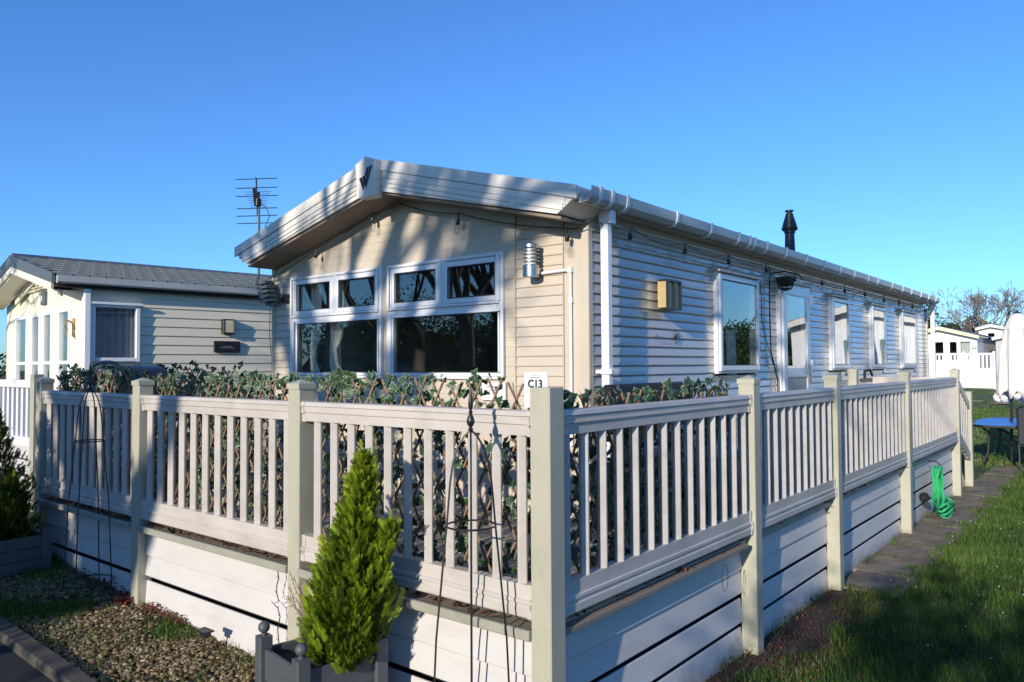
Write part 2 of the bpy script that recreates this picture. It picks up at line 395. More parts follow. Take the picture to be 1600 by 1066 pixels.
# cladding boards
PH = .0725
prof = [(0, .0), (.009, .001), (.012, .006), (.012, .012), (.007, .020), (.005, .050), (.002, PH-.003), (0, PH-.001)]
bc = {}
def clad_front(x0, x1, z, depth=1., m='cream', ph=1.):
    L = round(x1-x0, 3); key = ('f', L, depth, m)
    if key not in bc:
        q = G().prism([(d*depth, w) for d, w in prof], lambda u, w, t: (t, -u-.0005, w), 0, L); bc[key] = mesh_from('cladding_board', q, M[m], smooth=True)
    piece('cladding_board', bc[key], (x0, CY, z), van)
def clad_side(y0, y1, z):
    L = round(y1-y0, 3); key = ('s', L)
    if key not in bc:
        q = G().prism([(d, w) for d, w in prof][::-1], lambda u, w, t: (u+.0005, t, w), 0, L); bc[key] = mesh_from('cladding_board', q, M['side'], smooth=True)
    piece('cladding_board', bc[key], (CX, y0, z), van)
row = 0; z = .74
while z < 3.1:
    zt = z+PH
    xr = (soff(RX)-zt)/.243                     # half width under the soffit here
    hi = min(-1.280, RX+xr); lo = max(-4.80, RX-xr)
    if hi > -1.70: clad_front(-1.708, hi, z)
    if lo < -4.55: clad_front(lo, -4.53, z)
    if zt > 1.30:
        if zt <= WZ0: clad_front(-4.50, -1.722, z, .25)
        elif z >= WZ1-.01: clad_front(max(lo, -4.50), min(hi, -1.722), max(z, WZ1+.001), .25)
        else: clad_front(-1.818, -1.722, z, .3)
    z += PH
z = .74
while z < 2.80:
    ycur = CY+.03
    for a, b, z0, z1 in side_open:
        if z+PH > z0 and z < z1:
            clad_side(ycur, a-.01, z); ycur = b+.01
    clad_side(ycur, CEND-.06, z)
    z += PH
# corner and joint trims
for x0, x1, d in ((-1.272, -1.112, .010), (-1.110, -1.052, .030), (-1.716, -1.709, .022), (-1.279, -1.273, .020), (-4.529, -4.5, .012), (CL-.01, -4.80, .03)):
    g = G().cbox((x0, CY-d, .6), (x1, CY-.0005, soff(x1 if x1 > RX else x0)+.01), .004); part('corner_trim' if d == .03 else 'joint_trim', g, M['cream_plain'], van)
g = G().cbox((CX+.0005, CY-.028, .6), (CX+.012, CY+.028, 2.74), .003); part('corner_trim', g, M['cream_plain'], van)
g = G().cbox((CX+.001, CEND-.055, .6), (CX+.03, CEND, 2.74), .003); part('corner_trim', g, M['cream_plain'], van)
# soffits
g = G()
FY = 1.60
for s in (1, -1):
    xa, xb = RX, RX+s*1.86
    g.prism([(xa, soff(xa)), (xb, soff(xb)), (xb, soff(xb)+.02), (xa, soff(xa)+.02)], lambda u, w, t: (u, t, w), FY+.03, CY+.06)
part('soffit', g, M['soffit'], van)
g = G().box((CX+.001, FY+.04, 2.835), (-.965, CEND, 2.85)); g.box((-.985, FY+.04, 2.8501), (-.965, CEND, 2.90))
part('soffit', g, M['cream_plain'], van)
g = G().box((-4.90, FY+.05, 2.80), (CL-.011, CEND, 2.83)); part('soffit', g, M['cream_plain'], van)
# roof sheets
for s in (1, -1):
    xe = RX+s*2.0; g = G()
    g.prism([(RX, roofz(RX)-.02), (xe, roofz(xe)-.02), (xe, roofz(xe)-.05), (RX, roofz(RX)-.05)], lambda u, w, t: (u, t, w), FY+.035, CEND+.15)
    part('roof', g, M['gutter'], van)
for k in range(14):       # crinkled edge of the roof covering seen over the gutter
    g = G(); y0 = 5.2+k*.55
    g.prism([(-.99, 2.915), (-.97, 2.915), (-.97, 2.945+R.uniform(-.008, .012)), (-.99, 2.95)], lambda u, w, t: (u, t, w), y0, y0+R.uniform(.3, .5)); part('roof_edge', g, M['gutter'], van)
# fascia boards with bands
for s in (1, -1):
    def P(u, w): return (RX+s*u, roofz(RX+s*u)-w)
    E = 2.02
    poly = [P(.10, 0), P(E, 0), P(E+.005, .045), P(E-.17, .205), P(.12, .25)]
    if s < 0: poly = poly[::-1]
    fb = G().prism(poly, lambda u, w, t: (u, t, w), FY, FY+.03); f_o = part('fascia', fb, M['fascia'], van)
    def band(u0, u1, w0, w1, d, nm):
        pl = [P(u0, w0), P(u1, w0), P(u1, w1), P(u0, w1)]
        if s < 0: pl = pl[::-1]
        g = G().prism(pl, lambda u, w, t: (u, t, w), FY-d, FY-.0005); part(nm, g, M['fascia'], f_o)
    band(.10, E, -.006, .082, .020, 'fascia_band')
    band(.13, E-.10, .088, .135, .010, 'fascia_band')
    band(.20, 1.45, .147, .176, .012, 'fascia_rib'); band(.20, 1.45, .188, .212, .012, 'fascia_rib')
    band(1.50, 1.90, .136, .175, .0105, 'fascia_band')
    # boxed end return
    xe = RX+s*E
    g = G(); pl = [(roofz(xe)+.003, 0), (roofz(xe)-.045, .004)]
    g.box((min(xe, xe-s*.02), FY+.031, roofz(xe)-.10), (max(xe, xe-s*.02), CY+.05, roofz(xe)+.0)); part('fascia_return', g, M['fascia'], f_o)
    g = G(); a = (RX+s*(E-.17)); 
    pl = [(a, roofz(a)-.205), (xe-s*.001, roofz(xe)-.045), (xe-s*.03, roofz(xe)-.04), (a-s*.03, roofz(a)-.19)]
    if s < 0: pl = pl[::-1]
    g.prism(pl, lambda u, w, t: (u, t, w), FY+.031, CY+.05); part('fascia_return', g, M['fascia'], f_o)
# apex plate with its emblem
ap = G(); AX = RX+.005
pl = [(AX-.13, 3.41), (AX, 3.462), (AX+.13, 3.41), (AX+.085, 3.13), (AX-.085, 3.13)][::-1]
ap.prism(pl, lambda u, w, t: (u, t, w), FY-.075, FY+.02)
a_o = part('apex_plate', ap, M['fascia'], van)
yE = FY-.081
def ink(poly, nm, par, y, m='ink'):
    g = G().prism(poly, lambda u, w, t: (u, t, w), y, y+.005); return part(nm, g, M[m], par)
def E2(p): return [(AX+.0+(u-400)*.00040, 3.285-(v-560)*.00035) for u, v in p]
ink(E2([(218, 550), (292, 525), (374, 700), (338, 832)]), 'emblem', a_o, yE)
ink(E2([(312, 518), (385, 498), (440, 620), (548, 302), (604, 295), (425, 790)]), 'emblem', a_o, yE)
ink(E2([(450, 325), (512, 310), (437, 560), (398, 470)]), 'emblem', a_o, yE)

# gutter along the eaves
GX = -.955
gp = [(0, .07), (.004, .0), (.03, -.028), (.075, -.028), (.105, 0), (.112, .045), (.112, .07), (.106, .07), (.104, .012), (.07, -.018), (.035, -.018), (.012, .01), (.008, .07)]
g = G().prism([(a, b) for a, b in gp][::-1], lambda u, w, t: (GX+u-.01, t, 2.862+w), FY+.06, CEND+.1)
gut = part('gutter', g, M['gutter'], van, True)
brk = None
for y in (1.753, 1.90, 2.10, 2.847, 3.457, 4.03, 4.288, 4.40, 4.70, 5.231, 5.84, 6.46, 7.079, 7.659, 8.299, 8.775, 9.574, 10.228, 10.814, 11.494, 12.1, 12.7):
    if brk is None:
        q = [(-.012, .078), (-.010, -.005), (.026, -.036), (.079, -.036), (.112, -.004), (.120, .045), (.120, .078), (.110, .078), (.110, .07), (.104, 0), (.07, -.025), (.03, -.025), (0, .0), (0, .078)]
        brk = mesh_from('gutter_bracket', G().prism(q[::-1], lambda u, w, t: (u, t, w), 0, .032), M['upvc'])
    piece('gutter_bracket', brk, (GX-.01, y, 2.862), gut)
# downpipes
for (x0, y0, w) in ((-1.005, 1.985, .062), (-1.0, CEND+.01, .066)):
    g = G().cbox((x0, y0, .70), (x0+w, y0+w, 2.80), .008); g.cbox((x0-.006, y0-.006, 2.74), (x0+w+.03, y0+w+.006, 2.842), .006)
    part('downpipe', g, M['upvc'], van)
g = G().cbox((-1.0, 1.972, 1.70), (-.912, 2.06, 1.735), .003); g.box((-1.052, 1.99, 1.705), (-1.0, 2.03, 1.73)); part('pipe_bracket', g, M['upvc'], van)
# flue
g = G().lathe([(.075, 0), (.07, .05), (.062, .06), (.055, .30), (.066, .31), (.066, .33), (.085, .34), (.095, .36), (.095, .375), (.085, .38), (.085, .40), (.045, .53), (.045, .545), (.030, .55), (.030, .565), (.05, .57), (.05, .585), (.01, .592)], (-1.36, 6.80, 3.04), 18)
part('flue', g, M['black'], van, True)
g = G().lathe([(.13, -.08), (.11, 0), (.08, .06), (.078, .09)], (-1.36, 6.80, 3.0), 18); part('flue_collar', g, M['gutter'], van, True)

# windows
def frame_rect(g, ax, c, u0, u1, z0, z1, w, d0, d1, ch=.006):
    """four mitre-less bars of a frame in the plane ax=c, from depth d0 to d1 outward"""
    def B(ua, ub, za, zb):
        if ax == 'y': g.cbox((ua, c-d1, za), (ub, c-d0, zb), ch)
        else: g.cbox((c+d0, ua, za), (c+d1, ub, zb), ch)
    B(u0, u0+w, z0, z1); B(u1-w, u1, z0, z1); B(u0+w+.0005, u1-w-.0005, z1-w, z1); B(u0+w+.0005, u1-w-.0005, z0, z0+w)
def pane(par, ax, c, u0, u1, z0, z1, nm='pane'):
    g = G()
    if ax == 'y': g.box((u0, c, z0), (u1, c+.006, z1)); ctr = ((u0+u1)/2, c, (z0+z1)/2)
    else: g.box((c-.006, u0, z0), (c, u1, z1)); ctr = (c, (u0+u1)/2, (z0+z1)/2)
    part(nm, g, M['glass'], par, pos=ctr)
def seal(par, ax, c, u0, u1, z0, z1, d):
    g = G(); frame_rect(g, ax, c, u0, u1, z0, z1, .008, d, d+.004, .001); part('seal', g, M['rubber'], par)
for (x0, x1), panes, big in ((front_open[0], ((-4.385, -3.885), (-3.75, -3.263)), (-4.383, -3.213)), (front_open[1], ((-3.0, -2.518), (-2.379, -1.888)), (-3.017, -1.843))):
    g = G(); frame_rect(g, 'y', CY, x0, x1, WZ0, WZ1, .055, -.04, .03)
    g.cbox((x0+.056, CY-.030, WZT-.033), (x1-.056, CY+.04, WZT+.012), .005)
    mid = (panes[0][1]+panes[1][0])/2
    g.cbox((mid-.02, CY-.029, WZT+.013), (mid+.02, CY+.04, WZ1-.056), .005)
    w_o = part('window_frame', g, M['upvc'], van)
    for i, (a, b) in enumerate(panes):
        g = G(); xa = x0+.03 if i == 0 else mid+.004; xb = mid-.004 if i == 0 else x1-.03
        frame_rect(g, 'y', CY, xa, xb, WZT+.008, WZ1-.012, .02, .031, .052)
        g.cbox((xa, CY-.05, WZT+.008), (a-.001, CY-.031, WZ1-.012), .004)if False else None
        frame_rect(g, 'y', CY, a-.045, b+.045, 2.300-.045, 2.545+.045, .045, .0315, .046)
        part('opening_sash', g, M['upvc'], w_o)
        seal(w_o, 'y', CY, a-.004, b+.004, 2.296, 2.549, .044)
        pane(w_o, 'y', CY-.02, a-.006, b+.006, 2.294, 2.551)
    g = G(); frame_rect(g, 'y', CY, big[0]-.03, big[1]+.03, 1.712-.03, WZT-.025, .03, .0305, .040); part('glazing_bead', g, M['upvc'], w_o)
    seal(w_o, 'y', CY, big[0]-.004, big[1]+.004, 1.708, WZT-.05, .036)
    pane(w_o, 'y', CY-.015, big[0]-.006, big[1]+.006, 1.706, WZT-.048)
for i, (a, b, z0, z1) in enumerate(side_open):
    g = G()
    if i != 1:
        frame_rect(g, 'x', CX, a, b, z0+.02, z1, .05, -.03, .045); frame_rect(g, 'x', CX, a+.022, b-.022, z0+.045, z1-.022, .05, .0455, .065)
        w_o = part('window_frame', g, M['upvc'], van)
        g = G().prism([(.001, z1+.002), (.088, z1-.010), (.088, z1+.010), (.001, z1+.045)][::-1], lambda u, w, t: (CX+u, t, w), a-.03, b+.03); part('drip_hood', g, M['cream_plain'], w_o)
        seal(w_o, 'x', CX, a+.068, b-.068, z0+.091, z1-.068, .060)
        pane(w_o, 'x', CX+.055, a+.066, b-.066, z0+.089, z1-.066)
    else:
        frame_rect(g, 'x', CX, a, b, z0, z1, .055, -.03, .05)
        d_f = part('door_frame', g, M['upvc'], van)
        dg = G(); frame_rect(dg, 'x', CX, a+.03, b-.03, z0+.03, z1-.03, .11, .0505, .075); dg.cbox((CX+.051, a+.141, 1.62), (CX+.074, b-.141, 1.72), .004)
        door = part('door', dg, M['upvc'], van)
        g = G().cbox((CX+.045, a+.141, z0+.141), (CX+.062, b-.141, 1.6195), .004); part('door_panel', g, M['cream_plain'], door)
        pane(door, 'x', CX+.065, a+.135, b-.135, 1.72, z1-.135)
        g = G().cbox((CX+.076, b-.10, 1.55), (CX+.10, b-.07, 1.75), .003); g.cbox((CX+.10, b-.19, 1.66), (CX+.115, b-.07, 1.68), .003); part('handle', g, M['steel'], door)
        g = G().prism([(.001, z1+.002), (.088, z1-.010), (.088, z1+.010), (.001, z1+.045)][::-1], lambda u, w, t: (CX+u, t, w), a-.05, b+.05); part('drip_hood', g, M['cream_plain'], d_f)
        for zz in (1.72, 2.44):
            g = G().cbox((CX+.051, b-.028, zz), (CX+.095, b+.02, zz+.09), .006); part('hinge', g, M['upvc'], d_f)
# inside the caravan
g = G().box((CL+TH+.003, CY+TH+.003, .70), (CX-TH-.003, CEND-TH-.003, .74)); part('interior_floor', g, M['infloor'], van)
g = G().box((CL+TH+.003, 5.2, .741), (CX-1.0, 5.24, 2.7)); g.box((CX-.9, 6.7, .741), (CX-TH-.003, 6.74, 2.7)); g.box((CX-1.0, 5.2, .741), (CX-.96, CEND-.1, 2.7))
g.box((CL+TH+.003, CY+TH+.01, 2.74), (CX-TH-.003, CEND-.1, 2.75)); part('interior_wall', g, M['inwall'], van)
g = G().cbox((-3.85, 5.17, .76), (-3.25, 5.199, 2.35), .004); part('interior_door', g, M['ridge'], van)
g = G().cbox((-2.6, 4.6, 1.45), (-1.35, 5.0, 1.78), .02); part('dresser', g, mat('dresser_wood', (.30, .13, .05), .4), van)
def drape(name, ax, c, pts, waves, amp, m, par, z0, z1, pinch=None):
    """hanging cloth between u0 and u1 with folds"""
    u0, u1 = pts; n = waves*8; g = G(); rows = 14
    for j in range(rows+1):
        t = j/rows; z = z0+(z1-z0)*t
        ww = 1.
        if pinch: ww = 1-.55*math.exp(-((z-pinch)/.13)**2)
        for i in range(n+1):
            s = i/n; u = u0+(u1-u0)*s*ww; d = amp*math.sin(s*waves*2*math.pi+.5*math.sin(3*t))
            g.v.append((u, c+d, z) if ax == 'y' else (c+d, u, z))
    for j in range(rows):
        for i in range(n):
            g.f.append((j*(n+1)+i, j*(n+1)+i+1, (j+1)*(n+1)+i+1, (j+1)*(n+1)+i)); g.mi.append(0)
    o = part(name, g, m, par, True); md = o.modifiers.new('thick', 'SOLIDIFY'); md.thickness = .003
    return o
drape('curtain', 'y', CY+.10, (-4.36, -4.20), 3, .02, M['curtain'], van, 1.0, 2.62, 1.88)
drape('curtain', 'y', CY+.17, (-4.16, -3.94), 3, .02, M['curtain'], van, 1.0, 2.62, 1.88)
drape('curtain', 'x', CX-.18, (4.62, 4.86), 3, .015, M['curtain'], van, 1.0, 2.1)
for (y0, y1, zt, n) in ((7.28, 7.92, 2.25, 18), (9.12, 9.78, 2.55, 24), (10.92, 11.84, 2.55, 24)):
    g = G(); z = zt
    for k in range(n):
        zz = z-k*.036
        if zz < 1.72: break
        g.prism([(-.03, zz), (-.012, zz-.018), (-.03, zz-.036), (-.034, zz-.036), (-.017, zz-.018), (-.034, zz)], lambda u, w, t: (CX-.02+u, t, w), y0, y1)
    part('blind', g, M['blind'], van)
# decal ring on the side wall
g = G()
g.tube([(CX+.0165, 3.200+.052*math.cos(t), 1.987+.052*math.sin(t)) for t in [i*math.pi/14 for i in range(28)]], .0022, 4, closed=True)
dec = part('emblem_ring', g, M['ink'], van)
g = G()
for pl in ([(-.026, .010), (-.012, .014), (.004, -.024), (-.004, -.03)], [(-.008, .013), (.002, .017), (.018, .03), (.026, .032), (.010, -.022), (.004, -.022)]):
    g.prism(pl, lambda u, w, t: (t, 3.200+u, 1.987+w), CX+.014, CX+.018)
part('emblem_mark', g, M['ink'], dec)
g = G().box((CX+.0145, 2.832, 1.985), (CX+.0175, 2.837, 2.022)); g.box((CX+.0145, 2.842, 1.985), (CX+.017, 2.975, 1.987)); g.box((CX+.0145, 2.90, 1.945), (CX+.017, 3.09, 1.9465)); part('emblem_line', g, M['inkgrey'], dec)

# ================================================================== NEIGHBOURING CARAVAN (left)
NX, NY, NL, NEND = -9.3, 1.92, -13.7, 12.5
nb = thing('static_caravan', (NX-1.9, 7, .28), 'grey boarded static caravan with dark tiled roof and cream gable, left behind the railing', 'caravan')
NRX = (NX+NL)/2
HW = (NX-NL)/2
def nroof(x): return 3.46-.205*abs(x-NRX)
nwin = (2.0, 2.64, 1.85, 2.66)
g = G()
g.box((NX-.05, NY, .3), (NX, nwin[0], 2.86)); g.box((NX-.05, nwin[0], .3), (NX, nwin[1], nwin[2])); g.box((NX-.05, nwin[0], nwin[3]), (NX, nwin[1], 2.86)); g.box((NX-.05, nwin[1], .3), (NX, NEND, 2.86))
g.box((NL, NY, .3), (NL+.05, NEND, 2.86)); g.box((NL+.051, NEND-.05, .3), (NX-.051, NEND, 3.0))
part('wall', g, M['nwall'], nb)
z = .35; npc = {}
while z < 2.84:
    for (a, b) in (((NY+.03, nwin[0]-.01), (nwin[1]+.01, NEND-.02)) if (z+.134 > nwin[2] and z < nwin[3]) else ((NY+.03, NEND-.02),)):
        L = round(b-a, 3)
        if L < .06: continue
        if L not in npc:
            q = [(0, 0), (.02, .002), (.021, .008), (.006, .128), (0, .131)][::-1]
            npc[L] = mesh_from('cladding_board', G().prism(q, lambda u, w, t: (u+.0005, t, w), 0, L), M['nwall'])
        piece('cladding_board', npc[L], (NX, a, z), nb)
    z += .134
# gable front
g = G(); fy = NY
op = [(-12.95, -12.2), (-11.90, -11.42), (-11.22, -10.76), (-10.42, -9.86)]
xs = NL+.001
for a, b in op:
    g.box((xs, fy, .6), (a, fy+.05, 2.7)); g.box((a, fy, 2.62), (b, fy+.05, 2.7)); g.box((a, fy, .6), (b, fy+.05, .9)); xs = b
g.box((xs, fy, .6), (NX-.0505, fy+.05, 2.7))
g.prism([(NL, 2.701), (NX-.0505, 2.701), (NX-.0505, 2.86), (NRX, 3.24), (NL, 2.86)], lambda u, w, t: (u, t, w), fy, fy+.05)
part('gable_wall', g, M['nfront'], nb)
for i in range(5):
    w = .62-i*.10; zc = 2.98+i*.045
    g = G().cbox((NRX-w, fy-.05, zc), (NRX+w, fy-.001, zc+.028), .006); part('gable_slat', g, M['nfront'], nb)
g = G()
for s in (1, -1):
    pl = [(NRX, 3.25), (NRX+s*1.25, 2.93), (NRX+s*1.25, 2.83), (NRX, 3.12)]
    if s < 0: pl = pl[::-1]
    g.prism(pl, lambda u, w, t: (u, t, w), fy-.08-.002*s, fy-.0505 if s > 0 else fy-.051)
part('gable_arch', g, M['nfront'], nb)
for (a, b) in op:
    g = G(); frame_rect(g, 'y', fy, a, b, .9, 2.62, .05, -.03, .03); g.cbox((a+.051, fy-.02, 1.82), (b-.051, fy+.02, 1.87), .004)
    f = part('window_frame', g, M['upvc'], nb); pane(f, 'y', fy+.002, a+.04, b-.04, .94, 1.82); pane(f, 'y', fy+.002, a+.04, b-.04, 1.87, 2.58)
for k, (a, b) in enumerate(((-12.9, -12.3), (-10.4, -9.9))): drape('curtain', 'y', fy+.14, (a, b), 6, .018, M['curtain'], nb, .9, 2.6)
for s in (1, -1):
    pl = [(NRX, nroof(NRX)+.045), (NRX+s*(HW+.14), nroof(NRX+s*(HW+.14))+.045), (NRX+s*(HW+.14), nroof(NRX+s*(HW+.14))-.09), (NRX, nroof(NRX)-.13)]
    if s < 0: pl = pl[::-1]
    g = G().prism(pl, lambda u, w, t: (u, t, w), 1.50, 1.535); part('fascia', g, M['ridge'], nb)
    pl = [(NRX, nroof(NRX)-.131), (NRX+s*(HW+.05), nroof(NRX+s*(HW+.05))-.10), (NRX+s*(HW+.03), nroof(NRX+s*(HW+.05))-.17), (NRX, nroof(NRX)-.23)]
    if s < 0: pl = pl[::-1]
    g = G().prism(pl, lambda u, w, t: (u, t, w), 1.515, 1.55); part('barge_board', g, M['nfront'], nb)
    pl = [(NRX, nroof(NRX)-.231), (NRX+s*(HW+.0), nroof(NRX+s*(HW+.0))-.19), (NRX+s*(HW+.0), nroof(NRX+s*(HW+.0))-.21), (NRX, nroof(NRX)-.25)]
    if s < 0: pl = pl[::-1]
    g = G().prism(pl, lambda u, w, t: (u, t, w), 1.551, NY-.055); part('soffit', g, M['nfront'], nb)
    xe = NRX+s*(HW+.13)
    pl = [(NRX, nroof(NRX)-.01), (xe, nroof(xe)-.01), (xe, nroof(xe)-.05), (NRX, nroof(NRX)-.05)]
    if s < 0: pl = pl[::-1]
    g = G().prism(pl, lambda u, w, t: (u, t, w), 1.54, NEND+.1); part('roof', g, M['dark'], nb)
# tiles of the near slope
TW, TL = .205, .36
tg = G(); nseg = 8
def tprof(s): return .010*math.sin(s*math.pi)-.004*math.cos(s*3*math.pi)
slope = math.atan(.205)
rows_ = 7
for top in (0, 1):
    pass
k0 = len(tg.v)
for j, (dd, hh) in enumerate(((0, .026), (TL+.02, -.006))):
    for i in range(nseg+1):
        s = i/nseg; tg.v.append((-dd, s*TW*.93, hh+tprof(s)+.010)); 
for i in range(nseg):
    tg.f.append((i, i+1, nseg+2+i, nseg+1+i)); tg.mi.append(0)
kb = len(tg.v)
for i in range(nseg+1):
    s = i/nseg; tg.v.append((0, s*TW*.93, tprof(s)-.014))
for i in range(nseg):
    tg.f.append((kb+i, kb+i+1, i+1, i)); tg.mi.append(0)
tile_me = mesh_from('roof_tile', tg, M['tile'], smooth=True)
for r in range(rows_):
    for c in range(40):
        x = NX+.175-r*TL*math.cos(slope)*.97; zt = nroof(x)+.02
        y = 1.545+c*TW+(TW*.5 if r % 2 else 0)
        o = piece('roof_tile', tile_me, (x, y, zt), nb, (0, slope, 0)); 
g = G().prism([(-.12, -.03), (.12, -.03), (.1, .03), (0, .07), (-.1, .03)], lambda u, w, t: (NRX+u, t, 3.47+w), 1.53, NEND+.1); part('ridge_cap', g, M['ridge'], nb)
ngx = NX+.125
g = G().prism([(0, .06), (0, -.02), (.02, -.04), (.08, -.04), (.1, -.02), (.105, .06)][::-1], lambda u, w, t: (ngx+u, t, 2.93+w), 1.55, NEND)
part('gutter', g, M['gutter'], nb)
g = G().box((NX+.001, 1.56, 2.85), (ngx+.02, NEND, 2.885)); part('eaves_soffit', g, M['dark'], nb)
g = G().cbox((NX+.03, 1.90, .5), (NX+.115, 1.985, 2.84), .01); part('downpipe', g, M['upvc'], nb)
g = G(); frame_rect(g, 'x', NX, nwin[0], nwin[1], nwin[2], nwin[3], .055, -.03, .075); g.cbox((NX+.076, nwin[0]-.02, nwin[3]-.02), (NX+.11, nwin[1]+.02, nwin[3]+.015), .004)
f = part('window_frame', g, M['upvc'], nb); pane(f, 'x', NX+.04, nwin[0]+.05, nwin[1]-.05, nwin[2]+.05, nwin[3]-.05)
drape('curtain', 'x', NX-.04, (nwin[0]-.0, nwin[1]+.0), 7, .012, mat('plum_grey_curtain', (.34, .31, .34), .9), nb, 1.6, 2.75)
g = G().box((NL+.06, 3.5, .6), (NX-.06, 3.54, 2.8)); g.box((NL+.06, NY+.06, .56), (NX-.06, 3.5, .6)); g.box((NL+.06, NY+.06, 2.79), (NX-.06, NEND-.1, 2.8)); part('interior_wall', g, M['inwall'], nb)
# its fittings
nl = thing('wall_lamp', (NX+.03, 3.94, 2.39), 'square lamp with glowing-cream face and dark frame on the grey boarded wall', 'lamp')
g = G(); frame_rect(g, 'x', NX+.022, 3.84, 4.03, 2.28, 2.505, .018, 0, .095); part('lamp_frame', g, M['black'], nl)
g = G().cbox((NX+.022, 3.859, 2.30), (NX+.11, 4.011, 2.486), .01); part('lamp_face', g, mat('cream_lamp_face', (.66, .58, .36), .4), nl)
g = G().cbox((NX+.022, 3.727, 1.995), (NX+.06, 4.133, 2.167), .006); o = part('name_plaque', g, M['black'], None, pos=(NX+.02, 3.9, 2.0)); tag(o, 'blank-looking black rectangular plaque below the lamp on the grey boarded wall', 'plaque')
g = G(); g.box((NX+.0605, 3.81, 2.06), (NX+.062, 4.04, 2.067)); g.box((NX+.0605, 3.85, 2.08), (NX+.062, 4.0, 2.087)); part('plaque_text', g, M['inkgrey'], o)
g = G().cbox((-11.32, NY-.04, 2.74), (-11.09, NY-.001, 2.95), .01); o = part('gable_badge', g, M['ridge'], None, pos=(-11.2, NY, 2.84)); tag(o, 'small square dark badge on the cream gable above the glazed doors', 'badge')
g = G().cbox((-11.26, NY-.046, 2.80), (-11.22, NY-.0405, 2.88), .003); part('badge_mark', g, M['upvc'], o)
hk = thing('wall_lantern', (-9.66, NY-.05, 2.33), 'bronze bracket lantern on the cream corner beside the glazed doors', 'lantern')
g = G().cbox((-9.72, NY-.03, 2.20), (-9.66, NY-.001, 2.46), .006); part('back_plate', g, mat('bronze', (.42, .27, .13), .4, metal=.5), hk)
g = G().tube([(-9.69, NY-.03, 2.4), (-9.66, NY-.12, 2.44), (-9.62, NY-.14, 2.36), (-9.66, NY-.10, 2.3), (-9.6, NY-.14, 2.2)], .014, 6); part('arm', g, bpy.data.materials['bronze'], hk)

# aerial on the neighbour's wall
ae = thing('tv_aerial', (-9.0, 4.47, 3.0), 'tall spiky television aerial on a pole above the grey caravan roof', 'aerial')
AEX = -9.07
g = G().tube([(AEX-.22, 4.60, 3.24), (AEX-.03, 4.56, 3.45), (AEX, 4.55, 3.9), (AEX-.02, 4.55, 4.78)], .02, 8); part('pole', g, M['ridge'], ae)
g = G().tube([(AEX-.06, 4.55, 4.40), (AEX-.09, 4.54, 5.02)], .012, 6); part('boom', g, M['iron'], ae)
rr = Vector((.776, .63, 0))
for i, (zz, w) in enumerate(((5.00, .35), (4.855, .35), (4.72, .35), (4.52, .34), (4.40, .34), (4.28, .33))):
    c = Vector((AEX-.07-.02*(i < 2), 4.545, zz)); g = G().tube([c-rr*w, c+rr*w], .0075, 5); part('element', g, M['iron'], ae)
for i in range(8):
    c = Vector((AEX+.02, 4.50, 4.52+.035*i)); g = G().tube([c-rr*(.10+.014*i), c+rr*(.13+.014*i)], .0035, 4); part('element', g, M['iron'], ae)
g = G().cbox((AEX-.07, 4.49, 4.55), (AEX+.02, 4.58, 4.66), .01); g.tube([(AEX-.04, 4.5, 4.6), (AEX+.02, 4.45, 4.82)], .025, 6); part('clamp', g, M['black'], ae)
g = G().tube([(AEX, 4.55, 4.6), (AEX+.10, 4.62, 4.52), (AEX+.15, 4.65, 4.38), (AEX+.10, 4.6, 4.2), (AEX, 4.56, 4.05)], .006, 5); part('cable', g, M['black'], ae)
ae.location += Vector((-.15, -.12, -.21))
# the neighbour stands turned a few degrees
def turn(objs, piv, ang):
    Rm = Matrix.Rotation(ang, 4, 'Z'); P_ = Matrix.Translation(piv)
    for o_ in objs:
        v_ = o_.location-Vector(piv); o_.location = Rm @ v_+Vector(piv); o_.rotation_euler = (0, 0, ang)
turn([nb, nl, ae, hk]+[q for q in bpy.data.objects if q.parent is None and q.name.split('.')[0] in ('name_plaque', 'gable_badge')], (NX, NY, 0), math.radians(-6))

# ================================================================== DECK
HX = 1.6727
deck = thing('deck', (-2.6, .9, .2), 'raised deck with white shiplap skirting wrapped round two sides of the beige caravan', 'deck')
DZ = .69
PX = [0, -1.652, -3.469, -5.20]; PY = [0, 2.096, 3.767, 6.177, 9.02]
# floor boards
bd = G().cbox((0, 0, -.024), (5.08, .135, 0), .003); bme = mesh_from('deck_board', bd, M['board'])
for i in range(14): piece('deck_board', bme, (-5.16, -.035+i*.14, DZ+R.uniform(-.001, .001)), deck)
bd = G().cbox((0, 0, -.024), (.115, 8.9, 0), .003); bme2 = mesh_from('deck_board', bd, M['board'])
for i in range(8): piece('deck_board', bme2, (-1.02+i*.119, 1.96 if i < 7.5 else 1.96, DZ), deck)
bd = G().cbox((0, 0, -.024), (.115, 1.99, 0), .003); bme3 = mesh_from('deck_board', bd, M['board'])
for i in range(1): piece('deck_board', bme3, (-.075, -.035, DZ), deck)
def edge(a, b, ax):
    g = G()
    if ax == 'x': g.cbox((a, -.062, .655), (b, -.036, .697), .005)
    else: g.cbox((-.040, a, .655), (-.012, b, .697), .005)
    part('edge_board', g, M['edge'], deck)
